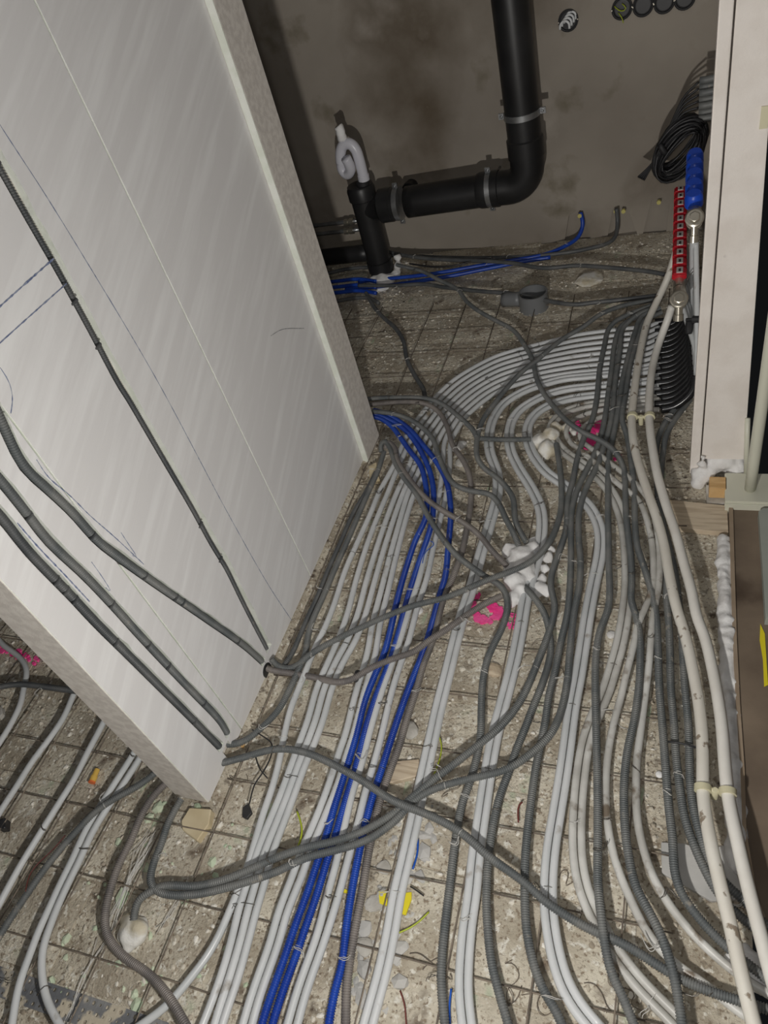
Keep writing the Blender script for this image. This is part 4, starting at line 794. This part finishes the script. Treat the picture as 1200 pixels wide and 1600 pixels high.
for sx, lab in (('592,1393 604,1392 606,1416 593,1412', 'yellow tape piece left of the white pair at the bottom'), ('628,1396 643,1394 643,1405 634,1430 627,1428', 'yellow tape piece right of the white pair at the bottom'), ('536,1388 545,1392 542,1396 535,1394', 'tiny yellow scrap between the white pair and the single blue conduit')):
    o = prism('tape_piece', pxpoly(sx, .009), .006, .010, M['yellow']); tag(o, lab, 'tape')
a = fl(152, 1202, .015); b = fl(144, 1221, .015); o = lathe('plug', a, b, [(0, .007), (.018, .0075), (.019, .009), (np.linalg.norm(b-a), .009)], M['amber'], None, 14); tag(o, 'small amber plug with an orange rim lying between the white pipes at the left', 'plug')
lathe('rim', b, b+(b-a)*.2, [(0, .0095), (.004, .0095)], M['orange'], o, 14)
def scrap(name, sx, z, r, m, lab, cat='wire'):
    o = tube(name, parse(sx, z), r, M[m], None, .005, 6, 1); tag(o, lab, cat); return o
scrap('wire_offcut', '682,1140 690,1165 686,1190 678,1210', .012, .0018, 'yg', 'yellow green earth wire beside the white pair below the foam')
scrap('wire_offcut', '464,1268 470,1285 472,1302 465,1325', .02, .0022, 'yg', 'bright green curled wire between white pipes left of the blue twins')
scrap('wire_offcut', '622,1458 640,1450 655,1440 670,1425', .012, .0018, 'yg', 'yellow wire offcut on the floor at the bottom middle')
scrap('wire_offcut', '653,1312 652,1335 645,1358', .012, .0022, 'bluew', 'short blue wire against the white pair at the bottom')
scrap('wire_offcut', '705,1545 702,1572 703,1600', .012, .0022, 'bluew', 'blue wire ends between the conduit and the white pair at the bottom edge')
scrap('wire_offcut', '672,845 680,850 665,862 660,880', .045, .0012, 'bluew', 'thin blue thread looped on the white pair right of the blue twins')
scrap('wire_offcut', '625,1548 632,1568 635,1605', .012, .0016, 'redw', 'red brown wire on the floor at the bottom edge')
scrap('steel_pin', '810,1285 810,1258 816,1253', .012, .002, 'redw', 'rusty bent steel pin on the floor left of the white pair', 'pin')
scrap('wire_offcut', '641,1385 652,1392 662,1400', .012, .0016, 'cable', 'short black wire right of the yellow tape')
scrap('wire_offcut', '102,1305 85,1325 50,1360 42,1380 40,1393', .055, .0012, 'redw', 'thin brown wire following the greenish conduit at the lower left')
scrap('cable_offcut', '394,1140 410,1150 425,1162 424,1180 410,1208 398,1225 389,1258', .03, .0018, 'cable', 'thin black cable looping down from the partition foot', 'cable')
scrap('cable_offcut', '399,1180 405,1200 418,1216', .03, .0018, 'cable', 'short black cable end beside the looping one', 'cable')
o = prism('rubber_tab', pxpoly('380,1262 389,1256 394,1270 386,1280 379,1277', .014), .008, .018, M['cable'], bev=.001); tag(o, 'black diamond shaped tab at the end of the thin cable', 'tab')
o = prism('spacer', pxpoly('0,1282 12,1280 11,1296 0,1298', .02), .0, .03, M['cable'], bev=.002); tag(o, 'black mesh spacer at the left edge', 'spacer')
o = prism('foam_crumb', pxpoly('0,1108 5,1106 7,1118 0,1124', .01), .0, .02, M['stone'], bev=.002); tag(o, 'whitish crumb at the left edge', 'rubble')
a = fl(552, 1056, .07); o = lathe('black_plug', a+np.array([0, 0, -.02]), a+np.array([.016, .01, .012]), [(0, .008), (.02, .009), (.03, .009)], M['cable'], None, 8); tag(o, 'black plug in the kink of the brownish conduit', 'plug')
# black rubber ring in the wall hole
h = np.array(hole); o = lathe('hole_ring', h+np.array([-.03, 0, 0]), h+np.array([.002, 0, 0]), [(0, .0185), (0, .0208), (.032, .0208), (.032, .0185)], M['cable'], None, 20); tag(o, 'black ring in the round hole at the partition foot', 'ring')
wb = [[fl(x0+random.uniform(-14, 14), y0+random.uniform(-12, 12), .012+.004*random.random()), fl((x0+x1)/2+random.uniform(-4, 4), (y0+y1)/2, .02), fl(x1+random.uniform(-14, 14), y1+random.uniform(-12, 12), .012)] for x0, y0, x1, y1 in [(238, 1303, 178, 1420)]*5+[(222, 1330, 172, 1450)]*5+[(158, 1465, 100, 1592)]*3+[(245, 1300, 212, 1360)]*3+[(285, 1405, 245, 1455)]*3+[(232, 1300, 205, 1340)]*3]
o = multi_tube('wire_bundle', wb, .0009, M['tiel'], None, 4, .02); tag(o, 'loose bundle of thin bright wires in front of the lower left foam lump', 'wire', kind='stuff')
lw = []
for (x, y) in ((815, 1555), (815, 1540), (800, 1500), (560, 1460), (900, 1375), (905, 1440), (385, 1210), (395, 1200), (640, 1490), (660, 1515), (990, 1340), (1005, 1580), (985, 1590), (620, 1205), (640, 1200), (700, 1240), (830, 1010), (780, 1235), (1030, 910), (890, 1060), (440, 1140), (500, 1170), (960, 1140), (770, 570), (880, 560), (905, 545), (900, 600), (745, 640)):
    p = [fl(x, y, .012)]
    for q in range(5): p.append(p[-1]+np.array([random.uniform(-.03, .03), random.uniform(-.03, .03), random.uniform(-.002, .005)]))
    lw.append(p)
o = multi_tube('loose_tie_wires', lw, .0009, M['steel'], None, 4, .006, 2); tag(o, 'loose curls of thin tie wire lying about on the floor', 'wire', kind='stuff')
def stone(px_, py_, r, lab, m='stone', flat=.5, sx=1.):
    c = fl(px_, py_, r*flat); bm = bmesh.new(); bmesh.ops.create_icosphere(bm, subdivisions=2, radius=r)
    for v in bm.verts:
        v.co += noise.noise_vector(v.co*30+Vector((px_, py_, 0)))*r*.35; v.co.x *= sx; v.co.z *= flat; v.co += Vector(c)
    o = bmobj('mortar_chunk', bm, M[m]); tag(o, lab, 'rubble')
stone(922, 436, .055, 'pale angular mortar chunk on the dim floor below the back wall', 'foamy', flat=.3, sx=1.0)
stone(722, 722, .022, 'whitish mortar lump between the two curving conduits'); stone(772, 1048, .022, 'brown concrete chunk beside the conduit under the pink paint', 'wood')
stone(640, 1140, .024, 'grey brown stone right of the brownish conduit', 'stone'); stone(600, 1355, .018, 'flat cement flake right of the blue conduit', flat=.3); stone(585, 1412, .018, 'cement flake left of the yellow tape', flat=.3)
stone(655, 955, .012, 'white plaster crumb between the twin and single blue conduits', 'foam'); stone(1030, 1210, .008, 'tiny white crumb right of the dusty heating pipe', 'foam'); stone(955, 992, .012, 'white plaster crumb between conduits right of centre', 'foam'); stone(570, 1480, .02, 'pale chip beside the blue conduit at the bottom', flat=.4); stone(420, 1265, .018, 'greenish plaster chunk under the white pipes', 'debg')
for x, y in ((600, 1290), (598, 1320), (560, 1370), (595, 1440), (540, 1480), (550, 1420), (575, 1440)): pass
fl_ = []
o = crumbs('cracked_cement_flakes', 70, .008, .02, M['cement'], (-.56, -.46), (.2, .62), z=.0); tag(o, 'cracked flat cement flakes along the brownish conduit', 'rubble', kind='stuff')
# cut grey pipe piece at the back
t = empty('cut_pipe_piece', fl(832, 470)); tag(t, 'grey plastic pipe stub with open end in the floor near the back wall', 'pipe stub')
a = fl(832, 492, 0); lathe('sleeve', a+np.array([0, .05, -.01]), a+np.array([.0, .05, .075]), [(0, .06), (.085, .06), (.085, .054), (.02, .05)], M['plastgrey'], t, 24)
tube('side_branch', [a+np.array([-.05, .06, .04]), a+np.array([-.13, .08, .03])], .03, M['plastgrey'], t, .02, 14)

bpy.context.view_layer.update()
